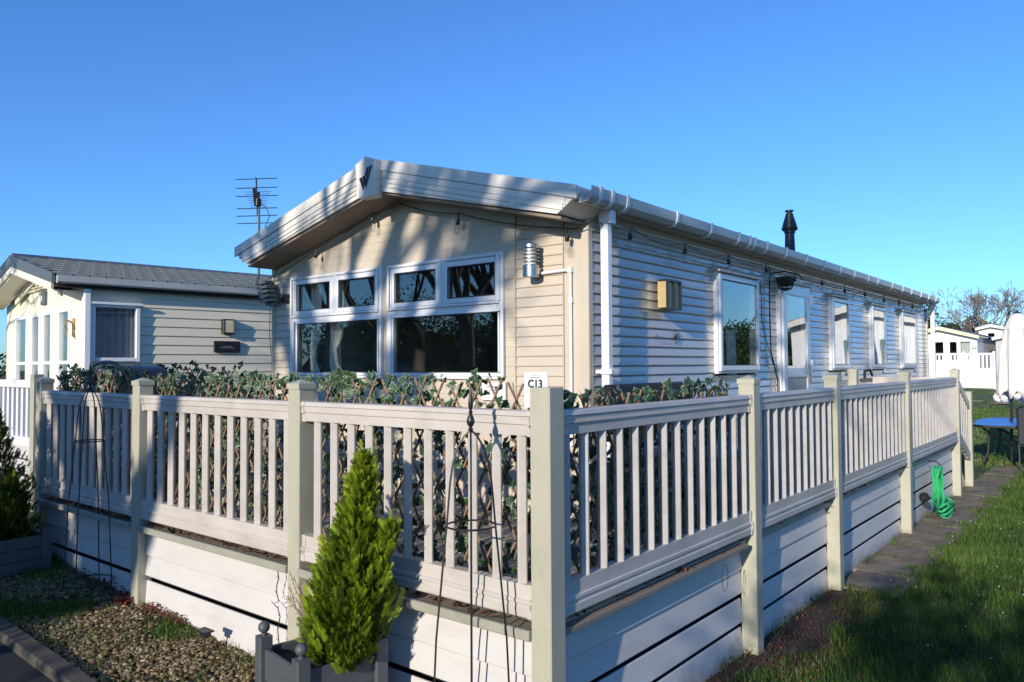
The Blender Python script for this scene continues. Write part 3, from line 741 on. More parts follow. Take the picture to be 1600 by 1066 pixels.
# skirting: shiplap boards with open gaps
def skirt_front(x0, x1):
    gl = gz((x0+x1)/2)
    rows = [(.655, .488, 0), (.492, .350, 0), (.313, max(gl-.05, .05), 1)]
    for zt, zb, k in rows:
        q = [(0, zb), (.026, zb), (.028, zb+.004), (.012, zt-.004), (.008, zt), (0, zt)]
        dx = R.uniform(0, .004)
        g = G().prism([(-u, w) for u, w in q], lambda u, w, t: (t, .03+u-(.004 if k else 0), w), x0, x1); part('skirting_board', g, M['skirt'], deck)
def skirt_side(y0, y1):
    for zt, zb in ((.655, .512), (.516, .371), (.334, .196), (.160, .0)):
        q = [(0, zb), (.026, zb), (.028, zb+.004), (.012, zt-.004), (.008, zt), (0, zt)]
        g = G().prism(q[::-1], lambda u, w, t: (-.066+u, t, w), y0, y1); part('skirting_board', g, M['skirt'], deck)
for i in range(3):
    x1 = PX[i]-.052; x0 = PX[i+1]+.052
    edge(x0-.03, x1+.03, 'x') if False else edge(x0, x1, 'x'); skirt_front(x0, x1)
for i in range(4):
    edge(PY[i]+.052, PY[i+1]-.052, 'y'); skirt_side(PY[i]+.052, PY[i+1]-.052)
# left side of the deck
for zt, zb in ((.655, .50), (.505, .36), (.33, .15)):
    g = G().box((-5.22, .052, zb), (-5.195, 1.85, zt)); part('skirting_board', g, M['skirt'], deck)
g = G().box((-5.10, .12, .1), (-5.08, 1.86, .66)); g.box((-5.08, .10, .1), (-.10, .12, .66)); g.box((-.12, .12, .0), (-.10, 8.95, .66)); part('shade_backing', g, M['dark'], deck)  # near-black sheets standing in for the shade behind the open skirting gaps
g = G()
for i in range(14): g.box((-5.0+i*.37, .121, .55), (-4.95+i*.37, 1.85, .66))
part('joist', g, M['board'], deck)

# railing
rail = thing('deck_railing', (-2.6, 0, .1), 'off-white balustrade with sage square posts along two sides of the deck', 'railing')
PW = .05
def post(x, y, ztop, cap=True, base=None, par=None):
    zb = gz(x)-.05 if base is None else base
    g = G().cbox((x-PW, y-PW, zb), (x+PW, y+PW, ztop-(.0 if not cap else .012)), .004)
    p = part('post', g, M['post'], par or rail, pos=(x, y, zb))
    if cap:
        g = G(); c = PW+.005
        g.box((x-c, y-c, ztop-.03), (x+c, y+c, ztop)); k = len(g.v)
        g.v += [(x-c+.002, y-c+.002, ztop), (x+c-.002, y-c+.002, ztop), (x+c-.002, y+c-.002, ztop), (x-c+.002, y+c-.002, ztop), (x, y, ztop+.022)]
        for a in range(4): g.f.append((k+a, k+(a+1) % 4, k+4)); g.mi.append(0)
        part('post_cap', g, M['post'], p)
    return p
p0 = post(0, 0, HX, False)
for x in PX[1:]: post(x, 0, HX)
for y in PY[1:]: post(0, y, HX)
post(-5.20, 1.86, HX)
ZT, ZTB, ZB1, ZB0 = 1.577, 1.474, .868, .735
tp = [(-.038, ZT-.022), (-.034, ZT-.004), (-.026, ZT), (.026, ZT), (.034, ZT-.004), (.038, ZT-.022), (.031, ZT-.026), (.031, ZT-.046), (.034, ZT-.048), (.034, ZT-.056), (.026, ZT-.060), (.026, ZTB),
      (-.026, ZTB), (-.026, ZT-.060), (-.034, ZT-.056), (-.034, ZT-.048), (-.031, ZT-.046), (-.031, ZT-.026)]
bp_ = [(-.026, ZB1), (.026, ZB1), (.026, ZB1-.058), (.034, ZB1-.062), (.034, ZB1-.076), (.029, ZB1-.080), (.029, ZB1-.092), (.034, ZB1-.096), (.034, ZB0+.006), (.03, ZB0), (-.03, ZB0), (-.034, ZB0+.006), (-.034, ZB1-.096), (-.029, ZB1-.092), (-.029, ZB1-.080), (-.034, ZB1-.076), (-.034, ZB1-.062), (-.026, ZB1-.058)]
def rails(a, b, ax, c=0.):
    fn = (lambda u, w, t: (t, c+u, w)) if ax == 'x' else (lambda u, w, t: (c-u, t, w))
    for nm, pr in (('top_rail', tp), ('bottom_rail', bp_)):
        g = G().prism(pr if ax == 'y' else pr[::-1], fn, a, b)
        g.f = [tuple(f) for f in g.f]
        o = part(nm, g, M['rail'], rail)
        s = 1.12
        zc = sum(w for _, w in pr)/len(pr)
        for (e0, e1) in ((a, a+.03), (b-.03, b)):
            g = G().prism([(u*s, zc+(w-zc)*1.05) for u, w in (pr if ax == 'y' else pr[::-1])], fn, e0+.0005, e1-.0005)
            g.cbox(*(((e0+.012, c-.041, zc-.025), (e0+.018, c-.0345, zc+.025)) if ax == 'x' else ((c+.0345, e0+.012, zc-.025), (c+.041, e0+.018, zc+.025))), .001)
            part('rail_bracket', g, M['rail'], o)
def dia(w, z0, z1):
    c = .004; pl = [(-w+c, 0-c), (-c, -w+c), (c, -w+c), (w-c, -c), (w-c, c), (c, w-c), (-c, w-c), (-w+c, c)]
    return G().prism(pl, lambda u, v, t: (u, v, t), z0, z1)
bx_ = mesh_from('baluster', dia(.0285, ZB1, ZTB), M['rail'])       # square tubes set cornerwise
by_ = bx_
def bal(a, b, ax, c=0., n=None, off=0.):
    n = n or round((b-a)/.139)
    for i in range(n):
        t = a+(b-a)*(i+.5)/n+off
        piece('baluster', bx_ if ax == 'x' else by_, (t, c, 0) if ax == 'x' else (c, t, 0), rail)
for i in range(3):
    rails(PX[i+1]+.05, PX[i]-.05, 'x')
for k in range(11): piece('baluster', bx_, (-.131-.1372*k, 0, 0), rail)
bal(PX[2]+.05, PX[1]-.05, 'x', n=12); bal(PX[3]+.05, PX[2]-.05, 'x', n=12)
for i, n in enumerate((14, 11, 15, 16)):
    rails(PY[i]+.05, PY[i+1]-.05, 'y'); bal(PY[i]+.05, PY[i+1]-.05, 'y', n=n)
rails(.05, 1.81, 'y', -5.20); bal(.05, 1.81, 'y', -5.20)
rails(-1.0, -.05, 'x', 9.02); bal(-1.0, -.05, 'x', 9.02)
# gate across the side deck, mostly hidden
post(-.96, 7.9, HX+.015)
g = G().cbox((-.905, 8.0, 1.52), (-.88, 8.5, 1.57), .004); g.tube([(-.9, 8.2, 1.57), (-.9, 8.2, 1.66), (-.86, 8.3, 1.68), (-.84, 8.34, 1.60)], .018, 6); o = part('gate_latch', g, M['black'], None, pos=(-.9, 8.2, 1.5)); tag(o, 'black hooked gate fitting beside the lone cream post against the caravan', 'latch')
# handrail down the steps
post(0, 9.98, 1.36, False, -.02)
def srail(z0, z1, h, w, nm):
    pl = [(9.07, z0), (9.93, z1), (9.93, z1-h), (9.07, z0-h)]
    g = G().prism(pl, lambda u, ww, t: (t, u, ww), -w, w); part(nm, g, M['rail'], rail)
srail(1.575, 1.20, .09, .032, 'top_rail'); srail(.87, .50, .11, .03, 'bottom_rail')
for i in range(6):
    y = 9.14+i*.135; dz = (y-9.07)*.436
    g = G().cbox((-.016, y-.028, .77-dz), (.016, y+.028, 1.50-dz), .003); part('baluster', g, M['rail'], rail)
steps = thing('deck_steps', (-.5, 9.6, 0), 'short flight of steps at the far end of the deck', 'steps')
for i in range(3):
    z = .52-.17*i; g = G().cbox((-1.0, 9.10+.27*i, z-.03), (-.06, 9.40+.27*i, z), .005); part('tread', g, M['board'], steps)
    g = G().box((-1.0, 9.10+.27*i, z-.17), (-.06, 9.12+.27*i, z-.031)); part('riser', g, M['skirt'], steps)
for x in (-1.02, -.058):
    g = G().prism([(9.09, .66), (9.09, 0.0), (9.92, 0.0), (9.92, .10)], lambda u, w, t: (t, u, w), x-.012, x+.012); part('stringer', g, M['post'], steps)
for i, (yy_, zz_) in enumerate(((9.50, .35), (9.78, .18))):
    g = G().lathe([(.045, 0), (.05, .01), (.05, .09), (.035, .12), (.035, .13), (.04, .132), (.04, .15), (.005, .152)], (-.12, yy_, zz_), 12)
    o = part('jar', g, M['signw'] if i else M['gutter'], None, True, (-.12, yy_, zz_)); tag(o, 'small pale lidded jar on the ' + ('lower' if i else 'upper') + ' step at the end of the deck', 'jar')

# ================================================================== IVY TRELLIS
def leaf_geo(size, curl, seed):
    r = random.Random(seed)
    ang = [-150, -112, -78, -50, -22, 0+14, 90-62, 90-30, 90, 90+30, 90+62, 166, 202, 230, 258, 292, ]
    pts = [(-90, .10), (-60, .62), (-35, .58), (-12, .80), (8, .95), (28, .66), (48, .70), (70, .88), (90, 1.30), (110, .88), (132, .70), (152, .66), (172, .95), (192, .80), (215, .58), (240, .62)]
    g = G(); out = []; inn = []
    for a, q in pts:
        q *= r.uniform(.92, 1.08); t = math.radians(a)
        x, y = q*math.cos(t), q*math.sin(t)+.25
        z = -curl*(x*x+.4*y*y)+r.uniform(-.03, .03)
        out.append((x*size, y*size, z*size))
        s = r.uniform(.80, .92) if q > .2 else .6
        inn.append((x*s*size, (y*s+.05)*size, (z*s*s+.02)*size))
    n = len(pts); g.v = out+inn+[(0, .2*size, .04*size)]
    for i in range(n):
        j = (i+1) % n
        g.f.append((i, j, n+j, n+i)); g.mi.append(1)
        g.f.append((n+i, n+j, 2*n)); g.mi.append(0)
    return g
leaf_me = [mesh_from('ivy_leaf', leaf_geo(.032*s, c, k), [M['leafin'], M['leafrim']], smooth=False) for k, (s, c) in enumerate(((1, .25), (1.15, .45), (.85, .1), (1.05, -.2), (.75, .5)))]
def leaf_arrays():
    out = []
    for me in leaf_me:
        V = np.array([v.co[:] for v in me.vertices]); T = []; MI = []
        for p in me.polygons:
            v = list(p.vertices)
            T.append(v[:3]); MI.append(p.material_index)
            if len(v) == 4: T.append([v[0], v[2], v[3]]); MI.append(p.material_index)
        out.append((V, np.array(T), np.array(MI)))
    return out
LA = leaf_arrays()
def rotm(rx, ry, rz):
    return np.array((Matrix.Rotation(rz, 3, 'Z') @ Matrix.Rotation(rx, 3, 'X') @ Matrix.Rotation(ry, 3, 'Y')))
def trellis(label, ax, c, a, b, z0, z1, nbig, nmass, sgn, top_lift=0.):
    """ax 'x': panel runs along x at y=c; sgn is the side that faces out"""
    root = thing('ivy_trellis', ((a+b)/2, c, z0) if ax == 'x' else (c, (a+b)/2, z0), label, 'trellis', 'ivy trellis panels behind the railing')
    H = z1-z0; L = b-a; th = math.radians(60); pitch = .118; run = H/math.tan(th)
    def P(t, z, d): return (t, c+d, z) if ax == 'x' else (c-d, t, z)
    for dirn in (1, -1):
        t = a-run if dirn > 0 else a
        while t < (b if dirn > 0 else b+run):
            p0 = [t, z0]; p1 = [t+dirn*run, z1+R.uniform(-.015, .02)]
            # clip to panel
            def clip(p, q):
                for lim, s in ((a, 1), (b, -1)):
                    if (p[0]-lim)*s < 0:
                        if (q[0]-lim)*s <= 0: return None
                        k = (lim-p[0])/(q[0]-p[0]); p = [lim, p[1]+(q[1]-p[1])*k]
                return p
            A = clip(p0, p1); B = clip(p1, p0)
            if A and B and math.hypot(A[0]-B[0], A[1]-B[1]) > .12:
                d = -.006*dirn*sgn; g = G()
                mid = [(A[0]+B[0])/2+R.uniform(-.006, .006), (A[1]+B[1])/2]
                g.tube([P(A[0], A[1], d), P(mid[0], mid[1], d), P(B[0], B[1], d)], [.0065, .006, .0062], 5)
                part('lath', g, M['lath'], root)
            t += pitch
    for k in range(nbig):
        t = R.uniform(a+.02, b-.02); z = z0+H*(1-R.random()**1.3)*1.0+R.uniform(-.02, .035)+top_lift*R.random()
        if k < nbig*.35: z = z1+R.uniform(-.06, .035)+top_lift*R.random()
        d = sgn*R.uniform(-.028, -.008)*1
        if ax == 'x' and t > -.27 and z > 1.58: z -= .2
        rx = math.radians(90+R.uniform(-35, 35)); rz = (0 if ax == 'x' else math.pi/2)+R.uniform(-.7, .7); ry = R.uniform(-1.8, 1.8)
        piece('ivy_leaf', R.choice(leaf_me), P(t, z, d), root, None).rotation_euler = (Matrix.Rotation(rz, 3, 'Z') @ Matrix.Rotation(rx, 3, 'X') @ Matrix.Rotation(ry, 3, 'Z')).to_euler()
    Vs = []; Fs = []; Ms = []; off = 0
    for k in range(nmass):
        V, T, MI = LA[R.randrange(5)]
        t = R.uniform(a, b); z = z0+H*R.random()*(.97 if nmass < 400 else 1.02); d = sgn*R.uniform(-.01, .06)
        if ax == 'x' and t > -.30 and z > 1.55: continue
        rz = (0 if ax == 'x' else math.pi/2)+R.uniform(-1, 1)
        m3 = np.array(Matrix.Rotation(rz, 3, 'Z') @ Matrix.Rotation(math.radians(90+R.uniform(-50, 50)), 3, 'X') @ Matrix.Rotation(R.uniform(-3, 3), 3, 'Z'))
        Vs.append((V*R.uniform(.6, 1.15)) @ m3.T+np.array(P(t, z, d))); Fs.append(T+off); Ms.append(MI); off += len(V)
    me = np_mesh('ivy_foliage', np.concatenate(Vs), np.concatenate(Fs), [M['leafin'], M['leafrim']])
    me.polygons.foreach_set('material_index', np.concatenate(Ms).astype(np.int32))
    o = np_obj('ivy_foliage', me, root); o['kind'] = 'stuff'
    # vine stems
    g = G()
    for k in range(int(L/.25)):
        t = a+.1+k*.25; pts = []
        for j in range(9): pts.append(P(t+.05*math.sin(j*1.3+k)+R.uniform(-.02, .02), z0+H*j/8, sgn*-.012))
        g.tube(pts, .0022, 4)
    part('vine_stem', g, M['leafin'], root)
trellis('ivy trellis right of the conifer, with bare brown laths showing over the rail', 'x', .085, -1.60, -.08, .71, 1.690, 120, 800, 1)
trellis('dense ivy trellis between the two middle front posts of the deck', 'x', .085, -3.42, -1.70, .71, 1.690, 110, 1300, 1)
trellis('dark ivy trellis in the shaded front bay furthest left, tallest foliage', 'x', .085, -5.14, -3.52, .71, 1.72, 100, 1400, 1, .03)
trellis('short ivy trellis on the deck\'s left end, seen above the front ones', 'y', -5.09, .14, 1.80, .71, 1.745, 70, 600, -1, .03)
trellis('ivy trellis just round the corner post on the deck\'s shaded right side', 'y', -.085, .08, 2.02, .71, 1.620, 110, 1200, 1, .01)

# ================================================================== FITTINGS ON THE CARAVAN
lp = thing('wall_lamp', (-1.505, CY, 2.5), 'cylindrical steel lamp with louvred rings on the cream front wall', 'lamp')
lx, ly = -1.500, CY-.095
g = G().lathe([(.055, 0), (.060, .004), (.060, .085), (.055, .09)], (lx, ly, 2.395), 20); part('lamp_base', g, M['steel'], lp, True)
for k in range(4):
    g = G().lathe([(.050, 0), (.062, .003), (.062, .009), (.045, .014)], (lx, ly, 2.503+k*.026), 20); part('louvre', g, M['steel'], lp, True)
g = G().lathe([(.040, 0), (.040, .12)], (lx, ly, 2.486), 16); part('lamp_lens', g, mat('frosted_lens', (.6, .6, .58), .3), lp, True)
g = G().lathe([(.058, 0), (.062, .004), (.062, .024), (.05, .03)], (lx, ly, 2.605), 20); part('lamp_top', g, M['steel'], lp, True)
g = G().cbox((lx-.02, CY-.045, 2.40), (lx+.03, CY-.002, 2.47), .006); part('bracket', g, M['steel'], lp)
g = G(); pz = 2.432
g.tube([(lx+.05, CY-.03, pz-.005), (-1.24, CY-.03, pz), (-1.212, CY-.03, pz-.006), (-1.203, CY-.03, pz-.03), (-1.203, CY-.03, 1.2)], .011, 10)
g.cbox((-1.222, CY-.045, pz-.02), (-1.186, CY-.011, pz+.016), .004); g.cbox((-1.219, CY-.04, 2.20), (-1.187, CY-.011, 2.235), .003)
o = part('conduit', g, M['upvc'], None, True, (-1.2, CY, 1.3)); tag(o, 'thin white conduit elbow running from the steel lamp down the cream corner', 'pipe')
bl = thing('wall_lamp', (-1.04, 2.95, 2.3), 'black box lamp with amber panels on the shaded side wall', 'lamp')
g = G().cbox((CX+.014, 2.93, 2.20), (CX+.03, 3.09, 2.42), .003); g.box((CX+.03, 2.86, 2.195), (CX+.12, 3.10, 2.209)); g.box((CX+.03, 2.86, 2.415), (CX+.12, 3.10, 2.43)); g.box((CX+.105, 2.86, 2.209), (CX+.12, 2.885, 2.415)); g.box((CX+.105, 2.97, 2.209), (CX+.12, 2.995, 2.415)); g.box((CX+.105, 3.08, 2.209), (CX+.12, 3.10, 2.415)); part('lamp_frame', g, M['black'], bl)
g = G().box((CX+.031, 2.864, 2.21), (CX+.104, 3.09, 2.414)); part('lamp_panel', g, M['brass'], bl)
fl = thing('floodlight', (-4.86, CY, 2.5), 'grey finned floodlight cantilevered off the caravan\'s left front corner', 'floodlight')
for k in range(5):
    g = G().prism([(-.19+.02*k, 2.60-k*.045), (-.02+.02*k, 2.61-k*.045), (-.02+.02*k, 2.583-k*.045), (-.19+.02*k, 2.572-k*.045)], lambda u, w, t: (-4.70+u, t, w), CY-.17, CY-.08); part('fin', g, M['ridge'], fl)
g = G().prism([(-.17, 2.585), (-.03, 2.595), (.05, 2.375), (-.09, 2.365)], lambda u, w, t: (-4.70+u, t, w), CY-.1195, CY-.065); part('housing', g, M['ridge'], fl)
g = G().tube([(-4.70, CY-.07, 2.45), (-4.66, CY-.02, 2.43), (-4.60, CY-.02, 2.43)], .012, 6); g.cbox((-4.63, CY-.045, 2.39), (-4.55, CY-.002, 2.47), .005); part('bracket', g, M['black'], fl)
g = G().tube([(-4.80, CY-.06, 2.37), (-4.83, CY-.05, 2.1), (-4.82, CY-.04, 1.9)], .004, 4); part('cable', g, M['black'], fl)
dl = thing('hanging_basket', (-.9, 5.35, 2.55), 'dark wicker basket hooked on the side wall just left of the door', 'basket')
g = G()
for k in range(4):
    t = k/4; g.tube([(-.90+(.09-.017*k)*math.cos(a), 5.32+(.11-.020*k)*math.sin(a), 2.64-.036*k) for a in [i*math.pi/8 for i in range(16)]], .007, 4, closed=True)
for k in range(16):
    a = k*math.pi/8; g.tube([(-.90+.09*math.cos(a), 5.32+.11*math.sin(a), 2.64), (-.90+.06*math.cos(a), 5.32+.07*math.sin(a), 2.53), (-.90, 5.32, 2.51)], .005, 4)
part('wicker', g, M['black'], dl)
g = G().ball((-.90, 5.32, 2.60), .085, 12, 0, .6); part('liner', g, mat('coir', (.035, .028, .02), .9, bump=.6), dl)
g = G().tube([(CX+.02, 5.32, 2.66), (CX+.02, 5.32, 2.70), (-.90, 5.32, 2.71), (-.80, 5.44, 2.68), (-.78, 5.47, 2.62)], .008, 5); part('hook', g, M['iron'], dl)
g = G().tube([(CX+.03, 5.25, 2.75), (CX+.035, 5.22, 2.3), (CX+.03, 5.25, 1.9), (CX+.04, 5.40, 1.6), (CX+.04, 5.43, 1.0)], .007, 5); part('cable', g, M['black'], dl)
g = G().tube([(CX+.03, 5.0, 2.60), (CX+.03, 5.02, 2.2), (CX+.04, 5.1, 2.0), (CX+.035, 5.3, 1.75)], .004, 5); part('cable', g, M['black'], dl)

# string lights
sl = thing('string_lights', (RX, CY-.1, 2.8), 'black festoon string of clear bulbs looped under the eaves and along the gutter', 'string lights')
def swag(A, B, sag, n=9):
    return [tuple(Vector(A).lerp(Vector(B), i/n)-Vector((0, 0, sag*4*(i/n)*(1-i/n)))) for i in range(n+1)]
yb = CY-.085
anch = [(-4.80, yb, 2.64), (-4.03, yb, 2.865), (-3.245, yb, 3.095), (-2.90, yb, 3.13), (-2.22, yb, 2.955), (-1.185, yb, 2.715), (-.97, yb, 2.75)]
cab = []
for i in range(len(anch)-1): cab += swag(anch[i], anch[i+1], .025)[(1 if i else 0):]
g = G().tube(cab, .0045, 5); part('cable', g, M['black'], sl)
bs = [(-.995, y, 2.765+.01*math.sin(y*3)) for y in (2.384, 3.269, 4.124, 5.025, 5.9, 6.8, 7.712, 8.635, 9.659, 10.6, 11.53, 12.5)]
cab = swag((-.97, yb, 2.75), bs[0], .03)
for i in range(len(bs)-1): cab += swag(bs[i], bs[i+1], .055)[1:]
g = G().tube(cab, .0045, 5); part('cable', g, M['black'], sl)
sock = mesh_from('bulb_socket', G().lathe([(.004, .0), (.006, -.045), (.016, -.05), (.018, -.085), (.014, -.092)][::-1], (0, 0, 0), 10), M['black'], smooth=True)
bulbm = mesh_from('bulb', G().lathe([(.012, -.092), (.020, -.108), (.030, -.135), (.030, -.150), (.020, -.168), (.004, -.176)][::-1], (0, 0, 0), 12), M['bulb'], smooth=True)
fil = mesh_from('filament', G().tube([(0, 0, -.09), (.006, 0, -.15), (-.006, 0, -.15), (0, 0, -.092)], .0015, 3), M['brass'])
for p in [anch[1], anch[2], anch[4], anch[5]]+bs:
    s = piece('bulb_socket', sock, p, sl, (R.uniform(-.1, .1), R.uniform(-.1, .1), 0)); b = piece('bulb', bulbm, p, s); b.location = (0, 0, 0); b = piece('filament', fil, p, s); b.location = (0, 0, 0)

# signs
def text_obj(txt, size, m, par, loc, rot, name='lettering'):
    cu = bpy.data.curves.new(name, 'FONT'); cu.body = txt; cu.size = size; cu.extrude = .0008; cu.align_x = 'CENTER'; cu.offset = size*.035
    o = bpy.data.objects.new(name, cu); COL.objects.link(o)
    dg = bpy.context.evaluated_depsgraph_get(); me = bpy.data.meshes.new_from_object(o.evaluated_get(dg)); bpy.data.objects.remove(o)
    me.materials.clear(); me.materials.append(m); me.name = name
    q = bpy.data.objects.new(name, me); COL.objects.link(q); q.parent = par; q.location = Vector(loc)-wloc(par); q.rotation_euler = rot
    return q
g = G().prism([(-.163, 1.585), (-.040, 1.585), (-.040, 1.728), (-.045, 1.734), (-.158, 1.734), (-.163, 1.728)], lambda u, w, t: (u, t, w), .060, .064)
sg = part('pitch_sign', g, M['signw'], None, pos=(-.10, .06, 1.6)); tag(sg, 'small white plate reading C13 standing up behind the corner post', 'sign')
text_obj('C13', .046, M['ink'], sg, (-.104, .0590, 1.670), (math.pi/2, 0, 0))
g = G(); g.tube([(-.127+.0050*i, .0592, 1.722+.003*math.sin(i*2.1)*(1 if i < 5 else .4)) for i in range(10)], .0011, 4); part('script_line', g, M['inkgrey'], sg)
g = G(); 
for i in range(8): g.box((-.130+i*.0064, .0588, 1.7095), (-.1255+i*.0064, .0598, 1.7145))
part('small_print', g, M['inkgrey'], sg)
for x in (-.154, -.049):
    g = G().lathe([(.002, 0), (.002, .001)], (x, .059, 1.684), 6); part('screw', g, M['steel'], sg)
g = G().cbox((-2.03, CY-.03, 1.50), (-1.80, CY-.018, 1.635), .003); o = part('wall_plate', g, M['signw'], None, pos=(-1.9, CY, 1.5)); tag(o, 'pale notice plate on the cream wall under the right front window', 'sign')
g = G().box((-1.98, CY-.0315, 1.60), (-1.87, CY-.0302, 1.608)); g.box((-1.96, CY-.0315, 1.575), (-1.85, CY-.0302, 1.581)); part('small_print', g, M['inkgrey'], o)

# ================================================================== OBELISKS
def obelisk(x, y, top, label, tall=1.0):
    b = gz(x); o = thing('garden_obelisk', (x, y, b), label, 'obelisk', 'black iron plant obelisks')
    g = G().lathe([(.004, 0), (.011, .012), (.006, .022), (.014, .032), (.017, .045), (.013, .060), (.006, .075), (.009, .082), (.005, .09), (.010, .105), (.009, .13), (.005, .16), (.0015, .185)], (x, y, top-.05), 14)
    part('finial', g, M['iron'], o, True)
    for k in range(4):
        a = math.radians(42)+k*math.pi/2; pts = []
        for (r_, zz) in ((.006, top-.045), (.026, top-.065), (.052, top-.11), (.071, top-.17), (.083, top-.25), (.097, top-.42), (.140, (top+b)/2-.1), (.172, b-.05)):
            pts.append((x+r_*math.cos(a), y+r_*math.sin(a), zz))
        g = G().tube(pts, .0042, 7); part('leg', g, M['iron'], o, True)
    zr = top-.42
    for zz, rr_ in ((zr, .099), (b+.10, .166)):
        g = G().tube([(x+rr_*math.cos(t), y+rr_*math.sin(t), zz) for t in [i*math.pi/16 for i in range(32)]], .0042, 6, closed=True); part('ring', g, M['iron'], o, True)
obelisk(-.222, -.215, 1.545, 'black iron obelisk with a twisted finial in front of the railing, right of the conifer')
obelisk(-3.93, -.16, 1.665, 'black iron obelisk beside the shaded planter at the far left')

# ================================================================== PLANTERS AND CONIFERS
def planter(x, y, s, h, rot, label):
    b = gz(x); o = thing('planter', (x, y, b), label, 'planter', 'square charcoal planters with ball finials'); o.rotation_euler = (0, 0, rot)
    def lp(g, nm, m=M['planter'], smooth=False):
        me = mesh_from(nm, g, m, smooth=smooth); q = bpy.data.objects.new(nm, me); COL.objects.link(q); q.parent = o; return q
    hs_ = s/2
    for i in range(4):
        g = G()
        for k in range(3): g.cbox((-hs_+.02, -hs_+.004, .02+k*(h-.04)/3), (hs_-.02, -hs_+.024, .02+(k+1)*(h-.04)/3-.004), .003)
        q = lp(g, 'side_panel'); q.rotation_euler = (0, 0, i*math.pi/2)
        g = G(); pw = .03; px, py = -hs_+.012, -hs_+.012
        g.cbox((px-pw, py-pw, 0), (px+pw, py+pw, h+.03), .004); g.lathe([(.012, 0), (.012, .015)], (px, py, h+.03), 10)
        q = lp(g, 'corner_post'); q.rotation_euler = (0, 0, i*math.pi/2)
        g = G().ball((px, py, h+.068), .027, 14); q2 = lp(g, 'ball_finial', smooth=True); q2.rotation_euler = (0, 0, i*math.pi/2)
    g = G().box((-hs_+.025, -hs_+.025, h-.09), (hs_-.025, hs_-.025, h-.06)); lp(g, 'compost', M['soil'])
    return o
PLX, PLY = -1.035, -.33
planter(PLX, PLY, .40, .47, -.17, 'charcoal wooden planter with ball finials holding the bright conifer')
planter(-4.92, -.38, .46, .31, .05, 'charcoal planter in deep shade at the far left edge')

def spray_template(n=6):
    """one feathery spray lying along +z: flat fan of scale-leaf twigs"""
    V = []; F = []; T = []
    def blade(p, q, w, t0, t1, nrm):
        p = np.array(p, float); q = np.array(q, float); d = q-p; s = np.cross(d, nrm); s = s/(np.linalg.norm(s)+1e-9)*w
        k = len(V); m = p+(q-p)*.45
        V.extend([p, m-s, q, m+s]); F.append((k, k+1, k+2, k+3)); T.extend([t0, (t0+t1)/2, t1, (t0+t1)/2])
    nrm = np.array([0, 1., 0])
    for i in range(n):
        z = .12+.82*i/n; l = .24*(1-.55*i/n)
        for s in (1, -1):
            zz = z+(.05 if s > 0 else 0); tip = (s*l*.75, R.uniform(-.07, .07), zz+l*.8)
            blade((0, 0, zz), tip, .035, .3, .8, nrm)
            for j in (1, 2):
                f = j/2.6; b = (s*l*.75*f, 0, zz+l*.8*f)
                blade(b, (b[0]+s*.10, R.uniform(-.05, .05), b[2]+.03), .022, .45, .95, nrm)
                blade(b, (b[0]-s*.02, R.uniform(-.05, .05), b[2]+.12), .022, .45, 1., nrm)
    blade((0, 0, 0), (0, 0, 1.12), .045, .15, 1., nrm)
    return np.array(V), np.array(F), np.array(T)
def conifer(base, tip, rad, side, nspray, label, seed, dark=0.):
    rn = np.random.default_rng(seed)
    b = Vector(base); t = Vector(tip); H = (t-b).length
    o = thing('conifer', base, label, 'conifer', 'dwarf conifers in charcoal planters')
    pts = [b-Vector((0, 0, .12)), b.lerp(t, .3), b.lerp(t, .6), b.lerp(t, .9)]
    g = G().tube(pts, [.022, .016, .010, .004], 7); part('trunk', g, M['bark'], o)
    V0, F0, T0 = spray_template()
    Vs = []; Fs = []; Ts = []; off = 0
    leaders = [(b, t, 1.)]+[(b.lerp(t, s0), b.lerp(t, s0)+Vector(dv), r_) for s0, dv, r_ in side]
    tot = sum((q-p).length*r_ for p, q, r_ in leaders)
    limbs = []
    for p, q, rs in leaders:
        n = int(nspray*(q-p).length*rs/tot); L = (q-p).length
        for k in range(n):
            s = rn.random()**1.15
            prof_r = rad*rs*(min(1, .55+s*4) if s < .12 else 1)*(1-s)**.80*(1-.22*math.cos(6*s+rs))*.98+.006
            a = rn.uniform(0, 2*math.pi); lump = 1+.22*math.sin(3*a+9*s+seed)+.15*math.sin(7*a-13*s)
            rr_ = prof_r*lump*math.sqrt(rn.uniform(.12, 1))
            c = p.lerp(q, s); pos = np.array([c.x+rr_*math.cos(a), c.y+rr_*math.sin(a), c.z+rn.uniform(-.015, .015)])
            ln = rn.uniform(.034, .075)*(1-.2*s)*(1.5 if rn.random() < .08 else 1)
            dr = np.array([math.cos(a)*.55+rn.normal(0, .22), math.sin(a)*.55+rn.normal(0, .22), .95+rn.normal(0, .2)]); dr /= np.linalg.norm(dr)
            x = np.cross(dr, rn.normal(size=3)); x /= np.linalg.norm(x); y = np.cross(dr, x)
            M3 = np.stack([x, y, dr], 1)
            Vs.append((V0*ln) @ M3.T+pos); Fs.append(F0+off); off += len(V0)
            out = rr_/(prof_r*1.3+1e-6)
            Ts.append(np.clip(T0*(.16+.72*out)+.34*s-.10+rn.normal(0, .15)+.14*math.sin(5*a+11*s)-dark, 0, 1))  # tips paler by growth; inner sprays darkened to stand for inside shade
            if k % 24 == 0: limbs.append((c.x, c.y, c.z-.03, pos[0], pos[1], pos[2], .003, .0012))
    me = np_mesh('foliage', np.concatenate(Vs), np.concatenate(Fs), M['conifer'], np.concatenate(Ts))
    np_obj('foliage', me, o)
    np_obj('branches', seg_mesh('branches', limbs, 4, M['bark2']), o)
    return o
